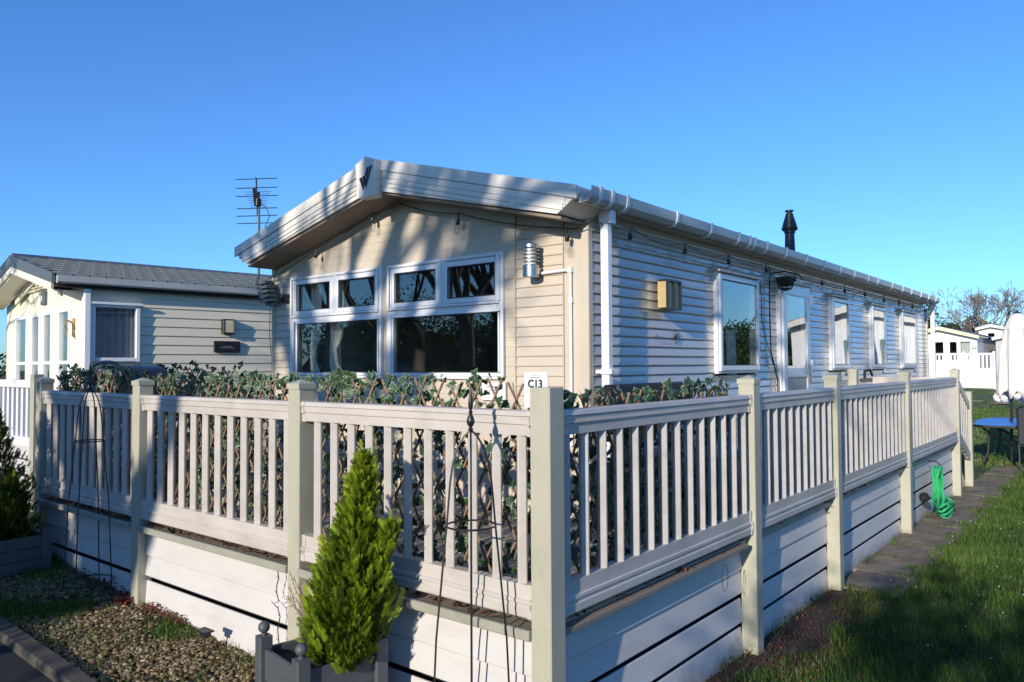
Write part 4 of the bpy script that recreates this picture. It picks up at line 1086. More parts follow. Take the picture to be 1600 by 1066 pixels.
conifer((-.935, -.30, .42), (-.775, -.30, 1.355), .178, [(.20, (.24, .07, .46), .55), (.08, (.16, -.06, .28), .6), (.05, (-.13, .0, .24), .55), (.12, (.06, -.10, .30), .55), (.02, (.12, .0, .10), .6)], 9500,
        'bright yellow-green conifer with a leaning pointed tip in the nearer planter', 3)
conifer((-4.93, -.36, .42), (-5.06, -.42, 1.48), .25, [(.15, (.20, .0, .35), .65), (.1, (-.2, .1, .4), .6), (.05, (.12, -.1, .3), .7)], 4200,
        'bushy conifer with shade put into its colour, cut by the left edge of the picture', 5, .38)  # last value darkens the foliage colour in place of shade falling on it
# dead side twig on the near conifer
g = G()
for k in range(9):
    a = R.uniform(2.4, 3.6); l = R.uniform(.08, .2); p = Vector((-1.10+R.uniform(-.03, .03), -.33, .52+R.uniform(0, .18)))
    pts = [p, p+Vector((-l*.5, -.01, l*.25)), p+Vector((-l, R.uniform(-.03, .03), l*.7))]; g.tube(pts, [.003, .002, .001], 4)
    for j in range(5):
        q = pts[1].lerp(pts[2], j/5); g.tube([q, q+Vector((-.02, R.uniform(-.01, .01), .03 if j % 2 else -.005))], .0015, 3)
o = part('dead_twig', g, mat('dead_twig', (.11, .055, .035), .8), bpy.data.objects['conifer'])

# ================================================================== SMALL THINGS
# rope hung from the railing
ro = thing('rope', (.10, 7.2, .3), 'bright green rope hung in long loops from the far deck edge', 'rope')
g = G(); rr2 = random.Random(4)
for k in range(8):
    w = .16+.05*rr2.random(); y0 = 7.22+rr2.uniform(-.10, .10); zt = .62-rr2.random()*.04; zb = .17+rr2.random()*.10; xx = .085+.016*(k % 4)
    pts = []
    for i in range(28):
        t = i*2*math.pi/28; pts.append((xx+.012*math.sin(3*t+k), y0+w*(math.sin(t))*(.55+.45*(1-math.cos(t))/2)+.01*math.sin(5*t+k), (zt+zb)/2+(zt-zb)/2*math.cos(t)))
    g.tube(pts, .013, 7, closed=True)
part('hanging_loop', g, M['rope'], ro, True)
g = G()
for k in range(4):
    cx_, cy_ = .13+.05*k/3, 7.25+rr2.uniform(-.15, .15); pts = []
    for i in range(24):
        t = i*2*math.pi/24; pts.append((cx_+.07*math.cos(t), cy_+(.17+.03*k)*math.sin(t), .06+.05*k+.03*math.sin(2*t+k)))
    g.tube(pts, .013, 7, closed=True)
part('lower_coil', g, M['rope'], ro, True)
g = G(); 
for k in range(3): g.tube([(.07+.02*math.cos(t)+.01*k, 7.2+.07*math.sin(t), .46-.04*k+.02*math.sin(t)) for t in [i*math.pi/8 for i in range(16)]], .012, 6, closed=True)
part('binding', g, M['rope'], ro, True)
g = G().tube([(.0, 7.2, .66), (.09, 7.2, .66), (.13, 7.2, .62), (.13, 7.2, .66)], .008, 6); part('hook', g, M['iron'], ro)
g = G().ball((.03, 6.86, .30), .055, 10); g.ball((.10, 7.55, .13), .05, 10); o = part('hose_nozzle', g, M['black'], ro)

g = G(); pts = [(-1.80+.012*math.sin(i*1.9), -.045, .655-.042*i) for i in range(5)]+[(-1.83, -.05, .47), (-1.79, -.05, .455), (-1.775, -.045, .41), (-1.79, -.05, .34), (-1.78, -.05, .28), (-1.76, -.05, .2), (-1.75, -.06, .1)]
g.tube(pts, .003, 5)
for k in range(9): p = pts[k+1]; g.tube([p, (p[0]+(.014 if k % 2 else -.014), p[1]-.004, p[2]+.012)], .0022, 4)
o = part('fairy_light_wire', g, M['black'], None, pos=(-1.8, -.05, .1)); tag(o, 'thin dark twisted wire dangling on the white skirting left of the conifer', 'wire')
g = G().tube([(.045, 1.60+.04*math.cos(t), .57+.075*math.sin(t)) for t in [i*math.pi/10 for i in range(22)]], .0018, 4); o = part('wire_loop', g, M['black'], None, pos=(.05, 1.6, .5)); tag(o, 'thin loop of wire hanging on the shaded right skirting below the rail', 'wire')
g = G().tube([(-4.62+.014*math.cos(t), -.045, .455+.02*math.sin(t)) for t in [i*math.pi/6 for i in range(13)]], .004, 5); g.tube([(-4.62, -.04, .435), (-4.615, -.045, .40)], .006, 5); o = part('ring_pull', g, M['steel'], None, pos=(-4.62, -.04, .42)); tag(o, 'small metal ring fitting on the shaded skirting at far left', 'ring')
so = thing('solar_light', (-2.36, -.14, .1), 'small black solar spotlight on a spike in the gravel left of the planter', 'garden light')
g = G().cbox((-2.41, -.185, .235), (-2.31, -.12, .245), .003); part('solar_panel', g, M['black'], so); g = G().cbox((-2.39, -.17, .205), (-2.33, -.13, .234), .006); part('lamp_head', g, M['black'], so)
g = G().tube([(-2.36, -.15, .205), (-2.36, -.15, .06)], .006, 6); part('spike', g, M['steel'], so)

# barbecue on the deck behind the left trellis
bq = thing('barbecue', (-4.70, .42, .69), 'black hooded barbecue with a curved handle behind the left ivy trellis', 'barbecue')
def arch(w, h, n=12): return [(-w+2*w*i/n, h*(1-abs(2*i/n-1)**3.2)) for i in range(n+1)]
hp = arch(.40, .20)
g = G().prism([(u, w) for u, w in hp], lambda u, w, t: (-4.70+u, t, 1.58+w), .30, .66); part('hood', g, M['black'], bq, True)
g = G().tube([(-4.70+u*1.03, .275, 1.60+w*1.05) for u, w in hp], .015, 7); part('handle', g, M['black'], bq, True)
g = G().box((-5.0, .293, 1.70), (-4.42, .298, 1.755)); part('hood_panel', g, M['gutter'], bq)
g = G().cbox((-5.08, .30, 1.50), (-4.32, .68, 1.579), .01); part('firebox', g, M['black'], bq)
for x in (-5.04, -4.36):
    for y in (.34, .64):
        g = G().cbox((x-.015, y-.015, .695), (x+.015, y+.015, 1.50), .003); part('leg', g, M['iron'], bq)
# garden sofa back on the side deck
sf = thing('storage_bench', (-.72, 2.0, .69), 'long black bench with a flat back standing against the side wall', 'bench')
g = G().cbox((-.90, 1.85, 1.30), (-.84, 3.05, 1.632), .012); part('backrest', g, M['black'], sf)
g = G().cbox((-.95, 1.85, 1.05), (-.45, 3.05, 1.12), .012); part('seat', g, M['black'], sf)
for y in (1.88, 3.02):
    g = G().cbox((-.92, y-.03, .695), (-.48, y+.03, 1.05), .01); part('side_leg', g, M['black'], sf)
    g = G().cbox((-.90, y-.03, 1.35), (-.50, y+.03, 1.40), .01); part('armrest', g, M['black'], sf)

# table, parasol, chair on the lawn
tb = thing('garden_table', (.25, 13.6, .0), 'dark metal patio table with a bright blue glass top on the lawn', 'table')
g = G().prism([(-.42, 13.95), (-.30, 14.55), (-.10, 14.75), (1.4, 14.75), (1.4, 12.45), (-.15, 12.45), (-.30, 12.60)][::-1], lambda u, w, t: (u, w, t), .705, .722); part('table_top', g, M['blueglass'], tb)
g = G()
ed = [(-.43, 13.95, .70), (-.31, 14.56, .70), (-.10, 14.77, .70), (1.41, 14.77, .70), (1.41, 12.43, .70), (-.15, 12.43, .70), (-.31, 12.59, .70)]
g.tube(ed, .022, 6, closed=True); part('table_rim', g, M['iron'], tb)
for (x, y) in ((-.18, 12.65), (-.22, 14.3), (1.2, 12.65), (1.2, 14.5)):
    cxm = .5; g = G().tube([(x, y, .69), (x+(cxm-x)*.12, y, .5), (x+(cxm-x)*.1, y, .25), (x-(cxm-x)*.05, y, .0)], .022, 6); part('leg', g, M['iron'], tb)
    g = G().tube([(x, y, .66), (x+(cxm-x)*.25, y+(13.5-y)*.2, .50), (x+(cxm-x)*.55, y+(13.5-y)*.5, .42)], .018, 6); part('brace', g, M['iron'], tb)
ps = thing('parasol', (.12, 13.4, 0), 'closed cream parasol standing over the blue-topped table, cut by the right edge', 'parasol')
g = G().tube([(.13, 13.4, .0), (.20, 13.4, 2.55)], .024, 8); part('pole', g, M['iron'], ps)
g = G(); n = 48; prr = [(.25, 1.20, 1), (.26, 1.32, 1), (.25, 1.6, .8), (.235, 1.95, .7), (.20, 2.25, .5), (.19, 2.33, .35), (.20, 2.34, .3), (.17, 2.42, .2), (.11, 2.56, .1), (.07, 2.62, .0)]
for r_, zz, am in prr:
    for i in range(n):
        a = 2*math.pi*i/n; rr_ = r_*(1+.16*am*math.sin(8*a+zz*2)+.05*am*math.sin(19*a)); lean = .18+.035*(zz-.0)
        g.v.append((lean+rr_*math.cos(a), 13.4+rr_*math.sin(a), zz+(.07*math.sin(8*a)*(1 if am == 1 and zz < 1.25 else 0))))
for j in range(len(prr)-1):
    for i in range(n): i2 = (i+1) % n; g.f.append((j*n+i, j*n+i2, (j+1)*n+i2, (j+1)*n+i)); g.mi.append(0)
o = part('canopy', g, M['cloth'], ps, True); md = o.modifiers.new('thick', 'SOLIDIFY'); md.thickness = .004
g = G()
for k in range(9):
    a = k*.7; c = (.22+.20*math.cos(a), 13.4+.2*math.sin(a), 1.17+.03*math.sin(k*2)); pts = []
    for i in range(9):
        t = i/8; pts.append((c[0]+.10*math.cos(a)*math.sin(t*3.1), c[1]+.1*math.sin(a)*math.sin(t*3.1)+.07*(t-.5), c[2]+.15*(.5-abs(t-.5))-.07))
    g.tube(pts, [.012, .035, .05, .055, .05, .055, .05, .03, .01], 6)
part('valance_folds', g, M['cloth'], ps, True)
g = G().lathe([(.07, 0), (.075, .01), (.02, .035), (.015, .06)], (.27, 13.4, 2.62), 12); part('top_cap', g, M['black'], ps, True)
ch = thing('garden_chair', (0.73, 12.3, 0), 'black mesh garden chair in front of the blue table, at the right edge', 'chair')
g = G(); g.tube([(.38, 12.2, .0), (.37, 12.22, .45), (.36, 12.15, 1.02), (.42, 12.12, 1.06), (.94, 12.12, 1.06), (.98, 12.15, 1.02), (.98, 12.22, .45), (.98, 12.2, 0)], .016, 6); part('frame', g, M['iron'], ch)
g = G().cbox((.38, 12.14, .46), (.97, 12.155, 1.04), .003); part('backrest', g, M['mesh'], ch)
g = G().cbox((.38, 12.2, .42), (.97, 12.72, .44), .006); part('seat', g, M['mesh'], ch)
for x in (.39, .97):
    g = G().tube([(x, 12.7, .42), (x, 12.75, .0)], .015, 6); part('leg', g, M['iron'], ch)

# ================================================================== OTHER CARAVANS
def simple_van(x0, x1, y0, y1, base, eave, ridge, label, wins, mw, mtrim, deck_rail=True, face=-1, sidewins=()):
    v = thing('static_caravan', ((x0+x1)/2, (y0+y1)/2, base), label, 'caravan', None)
    xm = (x0+x1)/2; yf, yb_ = (y0, y1)
    g = G(); xs = x0
    fyy = yf
    for a, b, za, zb in wins:
        g.box((xs, fyy, base+.5), (a, fyy+.05, eave)); g.box((a, fyy, base+.5), (b, fyy+.05, za)); g.box((a, fyy, zb), (b, fyy+.05, eave)); xs = b
    g.box((xs, fyy, base+.5), (x1, fyy+.05, eave))
    g.prism([(x0, eave+.001), (x1, eave+.001), (x1, eave+.12), (xm, ridge-.15), (x0, eave+.12)], lambda u, w, t: (u, t, w), fyy, fyy+.05)
    part('gable_wall', g, mw, v)
    g = G().box((x0, yf+.051, base+.4), (x0+.05, yb_, eave+.1)); g.box((x1-.05, yf+.051, base+.4), (x1, yb_, eave+.1)); g.box((x0+.051, yb_-.05, base+.4), (x1-.051, yb_, eave+.1)); part('wall', g, mw, v)
    z = base+.5
    g = G()
    while z < eave:
        for X, s in ((x0, -1), (x1, 1)): g.box((min(X, X+s*.012), yf+.06, z), (max(X, X+s*.012), yb_, z+.02))
        z += .15
    o = part('board_joint', g, mw, v); o['kind'] = 'stuff'
    for s in (1, -1):
        pl = [(xm, ridge), (xm+s*((x1-x0)/2+.2), eave+.16), (xm+s*((x1-x0)/2+.2), eave+.08), (xm, ridge-.09)]
        if s < 0: pl = pl[::-1]
        g = G().prism(pl, lambda u, w, t: (u, t, w), yf-.40, yb_+.1); part('roof', g, M['ridge'], v)
        pl = [(xm, ridge-.02), (xm+s*((x1-x0)/2+.18), eave+.13), (xm+s*((x1-x0)/2+.16), eave-.06), (xm, ridge-.26)]
        if s < 0: pl = pl[::-1]
        g = G().prism(pl, lambda u, w, t: (u, t, w), yf-.44, yf-.402); part('fascia', g, mtrim, v)
    for a, b, za, zb in wins:
        g = G(); frame_rect(g, 'y', fyy, a, b, za, zb, .07, -.02, .03); f = part('window_frame', g, M['upvc'], v); pane(f, 'y', fyy+.0, a+.06, b-.06, za+.06, zb-.06)
    for X, s, a, b, za, zb in sidewins:
        g = G(); frame_rect(g, 'x', X, a, b, za, zb, .07, *((-.005, .04) if s > 0 else (-.04, .005))); f = part('window_frame', g, M['upvc'], v)
        g = G().box((X-.012, a+.06, za+.06), (X+.012, b-.06, zb-.06)) if False else G().box((X+s*.014-.003, a+.06, za+.06), (X+s*.014+.003, b-.06, zb-.06)); part('pane', g, M['ridge'], f)
    g = G().box((x0+.06, yf+2.0, base+.5), (x1-.06, yf+2.04, eave)); g.box((x0+.06, yf+.06, eave-.05), (x1-.06, yb_-.1, eave)); part('interior_wall', g, M['inwall'], v)
    return v
fv = simple_van(-10.2, -5.95, 54, 66, .25, 3.35, 4.18, 'white static caravan with a cream gable far across the lawn, beside the parasol',
           [(-9.4, -8.75, 1.9, 3.2), (-8.55, -7.78, 1.9, 3.2), (-7.55, -7.02, 1.9, 3.2), (-6.95, -6.25, 1.9, 3.2)], mat('bright_white_board', (.80, .79, .78), .5, .03), mat('butter_trim', (.76, .66, .42), .5, .03))
drape('curtain', 'y', 54.2, (-6.9, -6.3), 5, .03, M['blind'], fv, 1.9, 3.2); drape('curtain', 'y', 54.2, (-9.4, -8.9), 4, .03, M['curtain'], fv, 1.9, 3.2)
wl_ = thing('wall_lamp', (-5.5, 53.9, 2.8), 'tiny square lamp on the white far caravan', 'lamp')
wl_.location = (-6.1, 53.9, 2.75)
g = G(); frame_rect(g, 'y', 53.998, -6.21, -5.99, 2.66, 2.86, .03, 0, .06); part('lamp_frame', g, M['black'], wl_)
g = G().box((-6.18, 53.95, 2.69), (-6.02, 53.997, 2.83)); part('lamp_face', g, M['blind'], wl_)
fr = thing('deck_railing', (-8, 51, .2), 'bright white railing and boarded skirting in front of the far white caravan', 'railing')
g = G()
for i in range(5): g.box((-11.5, 51.0, .27+i*.22), (-4.7, 51.03, .27+i*.22+.19))
part('skirting_board', g, M['upvc'], fr)
g = G().box((-11.5, 51.04, .1), (-4.7, 51.06, 1.4)); part('gap_backing', g, M['gutter'], fr)
g = G()
x = -11.4
while x < -4.75: g.box((x, 50.95, 1.45), (x+.11, 50.98, 2.25)); x += .21
o = part('baluster', g, M['upvc'], fr); o['kind'] = 'stuff'
g = G().box((-11.5, 50.93, 2.25), (-4.7, 51.0, 2.36)); g.box((-11.5, 50.93, 1.36), (-4.7, 51.0, 1.45)); part('top_rail', g, M['upvc'], fr)
for x in (-9.9, -8.0, -6.3, -4.75): g = G().box((x, 50.90, .2), (x+.14, 51.04, 2.45)); part('post', g, M['upvc'], fr)
simple_van(-8.3, -6.5, 72, 80, .25, 4.55, 4.98, 'pale gable peeping over the far white caravan\'s roof', [(-7.7, -7.1, 3.7, 4.3)], M['nfront'], M['upvc'])
simple_van(-5.3, -2.2, 57, 70, .0, 3.3, 3.9, 'grey-walled caravan partly hidden behind the closed parasol', [(-4.8, -4.0, 1.9, 3.0)], M['gutter'], M['upvc'])
# across the lawn, mirrored in the side windows
rv = simple_van(1.3, 5.3, 24, 36, 0, 3.0, 3.7, 'white static caravan across the lawn, mirrored in the side windows', [(1.7, 2.5, 1.2, 2.6), (2.8, 3.6, 1.2, 2.6), (4.0, 4.8, 1.2, 2.6)], bpy.data.materials['bright_white_board'], M['fascia'])
rr3 = thing('deck_railing', (5, 21.5, 0), 'white balustrade in front of the mirrored caravan across the lawn', 'railing')
g = G(); x = 1.6
while x < 9: g.box((x, 21.5, .75), (x+.09, 21.53, 1.6)); x += .16
o = part('baluster', g, M['upvc'], rr3); o['kind'] = 'stuff'
g = G().box((1.6, 21.48, 1.6), (9, 21.55, 1.7)); g.box((1.6, 21.48, .66), (9, 21.55, .75)); part('top_rail', g, M['upvc'], rr3)
g = G().box((1.6, 21.5, 0), (9, 21.54, .6)); part('skirting_board', g, M['skirt'], rr3)
# neighbour's deck rail at the left edge
nr = thing('deck_railing', (-9.5, .6, .25), 'white railing of the neighbouring caravan at the left edge', 'railing')
NRY = .60
g = G().cbox((-12.6, NRY-.035, 1.555), (-7.12, NRY+.035, 1.64), .006); part('top_rail', g, M['upvc'], nr)
g = G().cbox((-12.6, NRY-.03, .93), (-7.12, NRY+.03, 1.03), .006); part('bottom_rail', g, M['upvc'], nr)
nbm = mesh_from('baluster', G().cbox((-.028, -.016, 1.0305), (.028, .016, 1.5545), .003), M['upvc'])
x = -7.2
while x > -12.5: piece('baluster', nbm, (x, NRY, 0), nr); x -= .14
for x in (-7.1, -9.0, -10.9): g = G().cbox((x-.05, NRY-.05, .2), (x+.05, NRY+.05, 1.70), .004); part('post', g, M['post'], nr)
for zb in (.28, .46, .64, .80):
    g = G().cbox((-12.6, NRY-.02, zb), (-7.15, NRY+.005, zb+.145), .006); part('skirting_board', g, M['skirt'], nr)
g = G().box((-12.6, NRY+.03, .2), (-7.15, NRY+.05, .95)); part('gap_backing', g, M['dark'], nr)  # near-black sheet in place of the shade seen between the boards
g = G().box((-12.6, NRY+.05, .93), (-7.15, NY-.06, .97)); part('deck_floor', g, M['board'], nr)

# ================================================================== TREES AND SHRUBS
def grow(rn, p, d, L, r, depth, segs, spread=.5, up=.12, kids=(2, 4), minr=.004, wob=.18):
    n = 3 if depth > 2 else 2; q = np.array(p, float); dd = np.array(d, float); pts = [q.copy()]; r0 = r
    for i in range(n):
        dd = dd+rn.normal(0, wob, 3)*.6+np.array([0, 0, up*.4]); dd /= np.linalg.norm(dd)
        q2 = q+dd*L/n; r1 = max(minr, r*(1-.28*(i+1)/n))
        segs.append((*q, *q2, r0, r1)); r0 = r1; q = q2; pts.append(q.copy())
    if depth <= 0: return
    k = rn.integers(kids[0], kids[1]+1)
    for j in range(k):
        t = pts[-1] if j < 2 else pts[rn.integers(1, len(pts))]
        a = rn.normal(0, 1, 3); a -= dd*np.dot(a, dd); a /= np.linalg.norm(a)+1e-9
        nd = dd+a*spread*rn.uniform(.6, 1.5)+np.array([0, 0, up]); nd /= np.linalg.norm(nd)
        grow(rn, t, nd, L*rn.uniform(.62, .88), max(minr, r*rn.uniform(.52, .72)), depth-1, segs, spread, up, kids, minr, wob)
def bare_tree(x, y, h, r, seed, label, depth=6, m='bark', lean=(0, 0), spread=.55, minr=.006, trunk=.28, group='leafless trees'):
    rn = np.random.default_rng(seed); b = gz(x); o = thing('bare_tree', (x, y, b), label, 'tree', group); limbs = 8 if seed == 21 else 5
    ts = []; bs_ = []
    q = np.array([x, y, b-.1]); top = np.array([x+lean[0], y+lean[1], b+h*trunk]); ts.append((*q, *((q+top)/2+np.array([.05, 0, 0])), r*1.25, r)); ts.append((*((q+top)/2+np.array([.05, 0, 0])), *top, r, r*.85))
    np_obj('trunk', seg_mesh('trunk', ts, 12, M[m]), o)
    for k in range(limbs):
        a = k*1.256+rn.uniform(-.4, .4); tilt = rn.uniform(.35, .95) if k else .1
        grow(rn, top-np.array([0, 0, .1*k*h*.03]), np.array([math.cos(a)*tilt, math.sin(a)*tilt, 1.]), h*.22, r*.55, depth, bs_, spread, .10, (2, 3), minr)
    big = [s for s in bs_ if s[6] > .02]; sm = [s for s in bs_ if s[6] <= .02]
    if big: np_obj('branches', seg_mesh('branches', big, 6, M[m]), o)
    if sm: np_obj('twigs', seg_mesh('twigs', sm, 3, M[m]), o)
    return o
def bush(name, x, y, w, h, n, seed, label, cat, m='bush', leaf=.06, d=None, group=None, stem=True, zbase=0.):
    rn = np.random.default_rng(seed); b = gz(x)+zbase; d = d or w
    o = thing(name, (x, y, b), label, cat, group)
    K = max(14, n//260); cen = rn.normal(size=(K, 3)); cen /= np.linalg.norm(cen, axis=1, keepdims=True); cen *= rn.uniform(.25, .95, (K, 1))
    cs = rn.uniform(.16, .34, K); kk = rn.integers(0, K, n)
    dirs = rn.normal(size=(n, 3)); dirs /= np.linalg.norm(dirs, axis=1, keepdims=True)
    P = cen[kk]+dirs*(cs[kk]*rn.uniform(.35, 1.05, n)**.5)[:, None]
    P = P*np.array([w/2, d/2, h/2])+np.array([x, y, b+h*.52]); P[:, 2] = np.maximum(P[:, 2], b+.03)
    a1 = rn.normal(size=(n, 3)); a1 /= np.linalg.norm(a1, axis=1, keepdims=True); a2 = np.cross(a1, rn.normal(size=(n, 3))); a2 /= np.linalg.norm(a2, axis=1, keepdims=True)
    s = leaf*rn.uniform(.6, 1.3, (n, 1)); V = np.stack([P-a1*s, P-a2*s*.5, P+a1*s, P+a2*s*.5], 1)
    F = np.arange(n*4).reshape(n, 4); T = np.repeat(np.clip(rn.normal(.5, .2, n)+rn.normal(0, .15, K)[kk], 0, 1), 4)
    np_obj('foliage', np_mesh('foliage', V, F, M[m], T), o)
    if name in ('hedge', 'tree_belt'):
        cg = G(); N1 = 28; N2 = 10
        for j in range(N2+1):
            ph = math.pi/2*j/N2
            for i in range(N1):
                a = 2*math.pi*i/N1; q = .68*(1+.13*math.sin(3*a+seed)+.10*math.sin(7*a+2*seed+4*ph)+.08*math.sin(11*a-3*ph))
                cg.v.append((x+w/2*q*math.cos(ph)*math.cos(a), y+d/2*q*math.cos(ph)*math.sin(a), b-.1+h*1.0*q*math.sin(ph)))
        for j in range(N2):
            for i in range(N1): i2 = (i+1) % N1; cg.f.append((j*N1+i, j*N1+i2, (j+1)*N1+i2, (j+1)*N1+i)); cg.mi.append(0)
        part('shade_core', cg, M['soil'], o, True)  # dark shell added inside the leaves to stand for interior shade
    if stem:
        sg_ = []
        for k in range(0, K, 1):
            e = cen[k]*np.array([w/2, d/2, h/2])+np.array([x, y, b+h*.52]); sg_.append((x, y, b-.05, *((np.array([x, y, b+h*.25])+e)/2), .05*h/2, .03*h/2)); sg_.append((*((np.array([x, y, b+h*.25])+e)/2), *e, .03*h/2, .01))
        np_obj('trunk', seg_mesh('trunk', sg_, 6, M['bark']), o)
    return o
# behind the camera: they throw the branch shadows and stand in the window reflections
bare_tree(-2.75, -10.5, 10.5, .30, 21, 'bare spreading tree behind the camera, shading the gable', 6, minr=.020, spread=.62, lean=(.5, 0))
bare_tree(-13.5, -5.5, 9, .22, 33, 'bare tree behind the camera, nearest of those mirrored in the windows', 6, minr=.012)
bare_tree(-14.5, -11.5, 10, .24, 5, 'gnarled bare tree mirrored in the right front window', 6, minr=.012, spread=.75)
bare_tree(-20.5, -13.0, 9, .2, 8, 'smaller bare tree mirrored in the left front window', 6, minr=.01)
bare_tree(-17, -16, 12, .28, 14, 'tall bare tree standing far behind the camera', 6, minr=.012)
bush('shrub', -3.65, -8.6, 3.2, 4.15, 14000, 41, 'tall dense shrub added out of view behind the camera, shading the far left bay', 'shrub', leaf=.07)  # unseen shrubs from here on, placed and sized for the shade they throw
bush('shrub', -7.6, -8.8, 3.0, 2.9, 7000, 42, 'broad evergreen shrub added out of view behind the camera beside the tallest one', 'shrub', leaf=.07)
bush('shrub', -1.9, -8.3, 7.0, 2.5, 13000, 43, 'low wide shrub added out of view behind the camera, shading the gravel', 'shrub', leaf=.07)
bush('shrub', 3.1, -8.6, 3.8, 4.0, 15000, 44, 'tall loose shrub added out of view behind the camera, shading the grass', 'shrub', leaf=.07)
bush('shrub', 2.6, -9.6, 2.2, 2.6, 5000, 45, 'small shrub added out of view behind the camera between two larger ones', 'shrub', leaf=.06)
for i, (x, y, w, h) in enumerate(((-16, -22, 12, 4.5), (-27, -20, 12, 5), (-36, -12, 12, 5.5), (-24, -30, 14, 6.5))):
    bush('hedge', x, y, w, h, 22000, 50+i, ('dark hedge mirrored in the front windows, ' + ['nearest the path', 'second along', 'furthest left', 'tall and set back'][i]), 'hedge', leaf=.085)
bush('hedge', -26, 14, 16, 2.6, 12000, 59, 'low hedge far behind the neighbouring caravan at the left edge', 'hedge', leaf=.10)
# right background
bare_tree(-8.6, 78, 9.2, .22, 61, 'leafless tree with fine pale twigs beyond the far white caravan', 6, 'bark2', minr=.017, spread=.66, trunk=.2)
bush('evergreen_tree', -13.6, 74, 6.5, 6.9, 9000, 62, 'dark green round tree beyond the caravan\'s far end', 'tree', leaf=.14)
bush('evergreen_tree', -10.6, 84, 9, 5.6, 7000, 63, 'brownish scrub tree below the leafless one', 'tree', 'brownbush', .16)
bush('evergreen_tree', -3.2, 82, 9, 6.2, 8000, 64, 'russet scrub tree behind the closed parasol', 'tree', 'brownbush', .16)
for i, (x, y, w, h) in enumerate(((-20, 92, 16, 5.5), (6, 90, 16, 6), (16, 52, 18, 4.7), (29, 60, 18, 5.6), (40, 52, 16, 7.5), (46, 34, 16, 7), (48, 16, 16, 7))):
    bush('tree_belt', x, y, w, h, 20000, 70+i, 'belt of winter trees closing the horizon, ' + ['left of the bare tree', 'right of the bare tree', 'third from it', 'fourth from it', 'fifth from it', 'sixth from it', 'last and furthest right'][i], 'trees', ['brownbush', 'brownbush', 'bush', 'bush', 'brownbush', 'bush', 'bush'][i], .14)

# ================================================================== GROUND COVER
rn = np.random.default_rng(5)
lump = lambda x, y, s=1.: np.sin(x*3.1*s+1.3*np.sin(y*2.3*s))+np.sin(y*2.7*s+1.7*np.sin(x*1.9*s))
def blades(name, xy, hgt, wid, m, tmu=.45, tsd=.2, bend=.5, zb=.004):
    n = len(xy); a = rn.uniform(0, 2*math.pi, n); h = hgt*rn.uniform(.4, 1.2, n)*(1+.22*lump(xy[:, 0]+7, xy[:, 1], 2.2)); w = wid*rn.uniform(.7, 1.3, n)
    z = gza(xy[:, 0])+zb; dx = np.cos(a); dy = np.sin(a); b = rn.uniform(.1, bend, n)*h; c = rn.uniform(0, 2*math.pi, n)
    P = np.stack([xy[:, 0], xy[:, 1], z], 1); s = np.stack([dx*w, dy*w, 0*w], 1)
    mid = P+np.stack([np.cos(c)*b*.3, np.sin(c)*b*.3, h*.6], 1); tip = P+np.stack([np.cos(c)*b, np.sin(c)*b, h], 1)
    V = np.stack([P-s, P+s, mid+s*.7, mid-s*.7, tip], 1); k = np.arange(n)[:, None]*5
    F = np.concatenate([k+np.array([[0, 1, 2]]), k+np.array([[0, 2, 3]]), k+np.array([[3, 2, 4]])])
    pt = lump(xy[:, 0], xy[:, 1], 1.3)*.10+lump(xy[:, 0]+3, xy[:, 1], 4.)*.05; k_ = np.where(rn.random(n) < .06, 1., 0)
    T = np.repeat(np.clip(rn.normal(tmu, tsd, n)+pt+k_*.6, 0, 1), 5)
    o = np_obj(name, np_mesh(name, V, F, m, T)); o['kind'] = 'stuff'; return o
def scatter(n, x0, x1, y0, y1, f=None):
    xy = np.stack([rn.uniform(x0, x1, n), rn.uniform(y0, y1, n)], 1)
    return xy[f(xy[:, 0], xy[:, 1])] if f else xy
def lump(x, y, s=1.): return np.sin(x*3.1*s+1.3*np.sin(y*2.3*s))+np.sin(y*2.7*s+1.7*np.sin(x*1.9*s))
edge_x = lambda y: np.where(y < 3.8, .22+.12*np.sin(y*3)+.05*np.sin(y*11), .40+.04*np.sin(y*5)+.03*np.sin(y*13))
xy = np.concatenate([scatter(52000, .08, 1.9, .9, 6.2, lambda x, y: x > edge_x(y)+rn.normal(0, .035, len(x))),
                     scatter(34000, .2, 1.8, 6.2, 12.5, lambda x, y: x > edge_x(y)+rn.normal(0, .03, len(x)))])
o = blades('grass', xy, .060, .0022, M['grass']); o['label'] = 'short winter lawn grass beside the slab path'; o['category'] = 'grass'
xy = np.concatenate([scatter(42000, -4.5, 2.0, 12.2, 30), scatter(22000, -10, 1.5, 30, 51)])
o = blades('grass', xy, .055, .007, M['grass'], .62); o['label'] = 'sunlit lawn grass further away round the garden table'; o['category'] = 'grass'
xy = scatter(70000, -6.5, -.3, -.74, .0, lambda x, y: (lump(x, y, 2.0) > .75) | (rn.random(len(x)) < .06))
o = blades('weeds', xy, .062, .0028, M['grass'], .42); o['label'] = 'tufts of weedy grass growing through the gravel'; o['category'] = 'weeds'
jy = np.array([3.80+.596*k-.003 for k in range(14)])
xy = np.concatenate([np.stack([rn.uniform(-.02, .42, 1500), rn.choice(jy, 1500)+rn.normal(0, .008, 1500)], 1), np.stack([rn.normal(-.01, .015, 1400), rn.uniform(.3, 12, 1400)], 1), np.stack([.43-np.abs(rn.normal(0, .05, 3000)), rn.uniform(3.8, 12, 3000)], 1)])
xy = xy[lump(xy[:, 0], xy[:, 1], 3.) > -.3]
o = blades('joint_weeds', xy, .038, .0022, M['grass'], .4, zb=.030); o['label'] = 'short grass and moss sprouting in the joints of the slab path'; o['category'] = 'weeds'
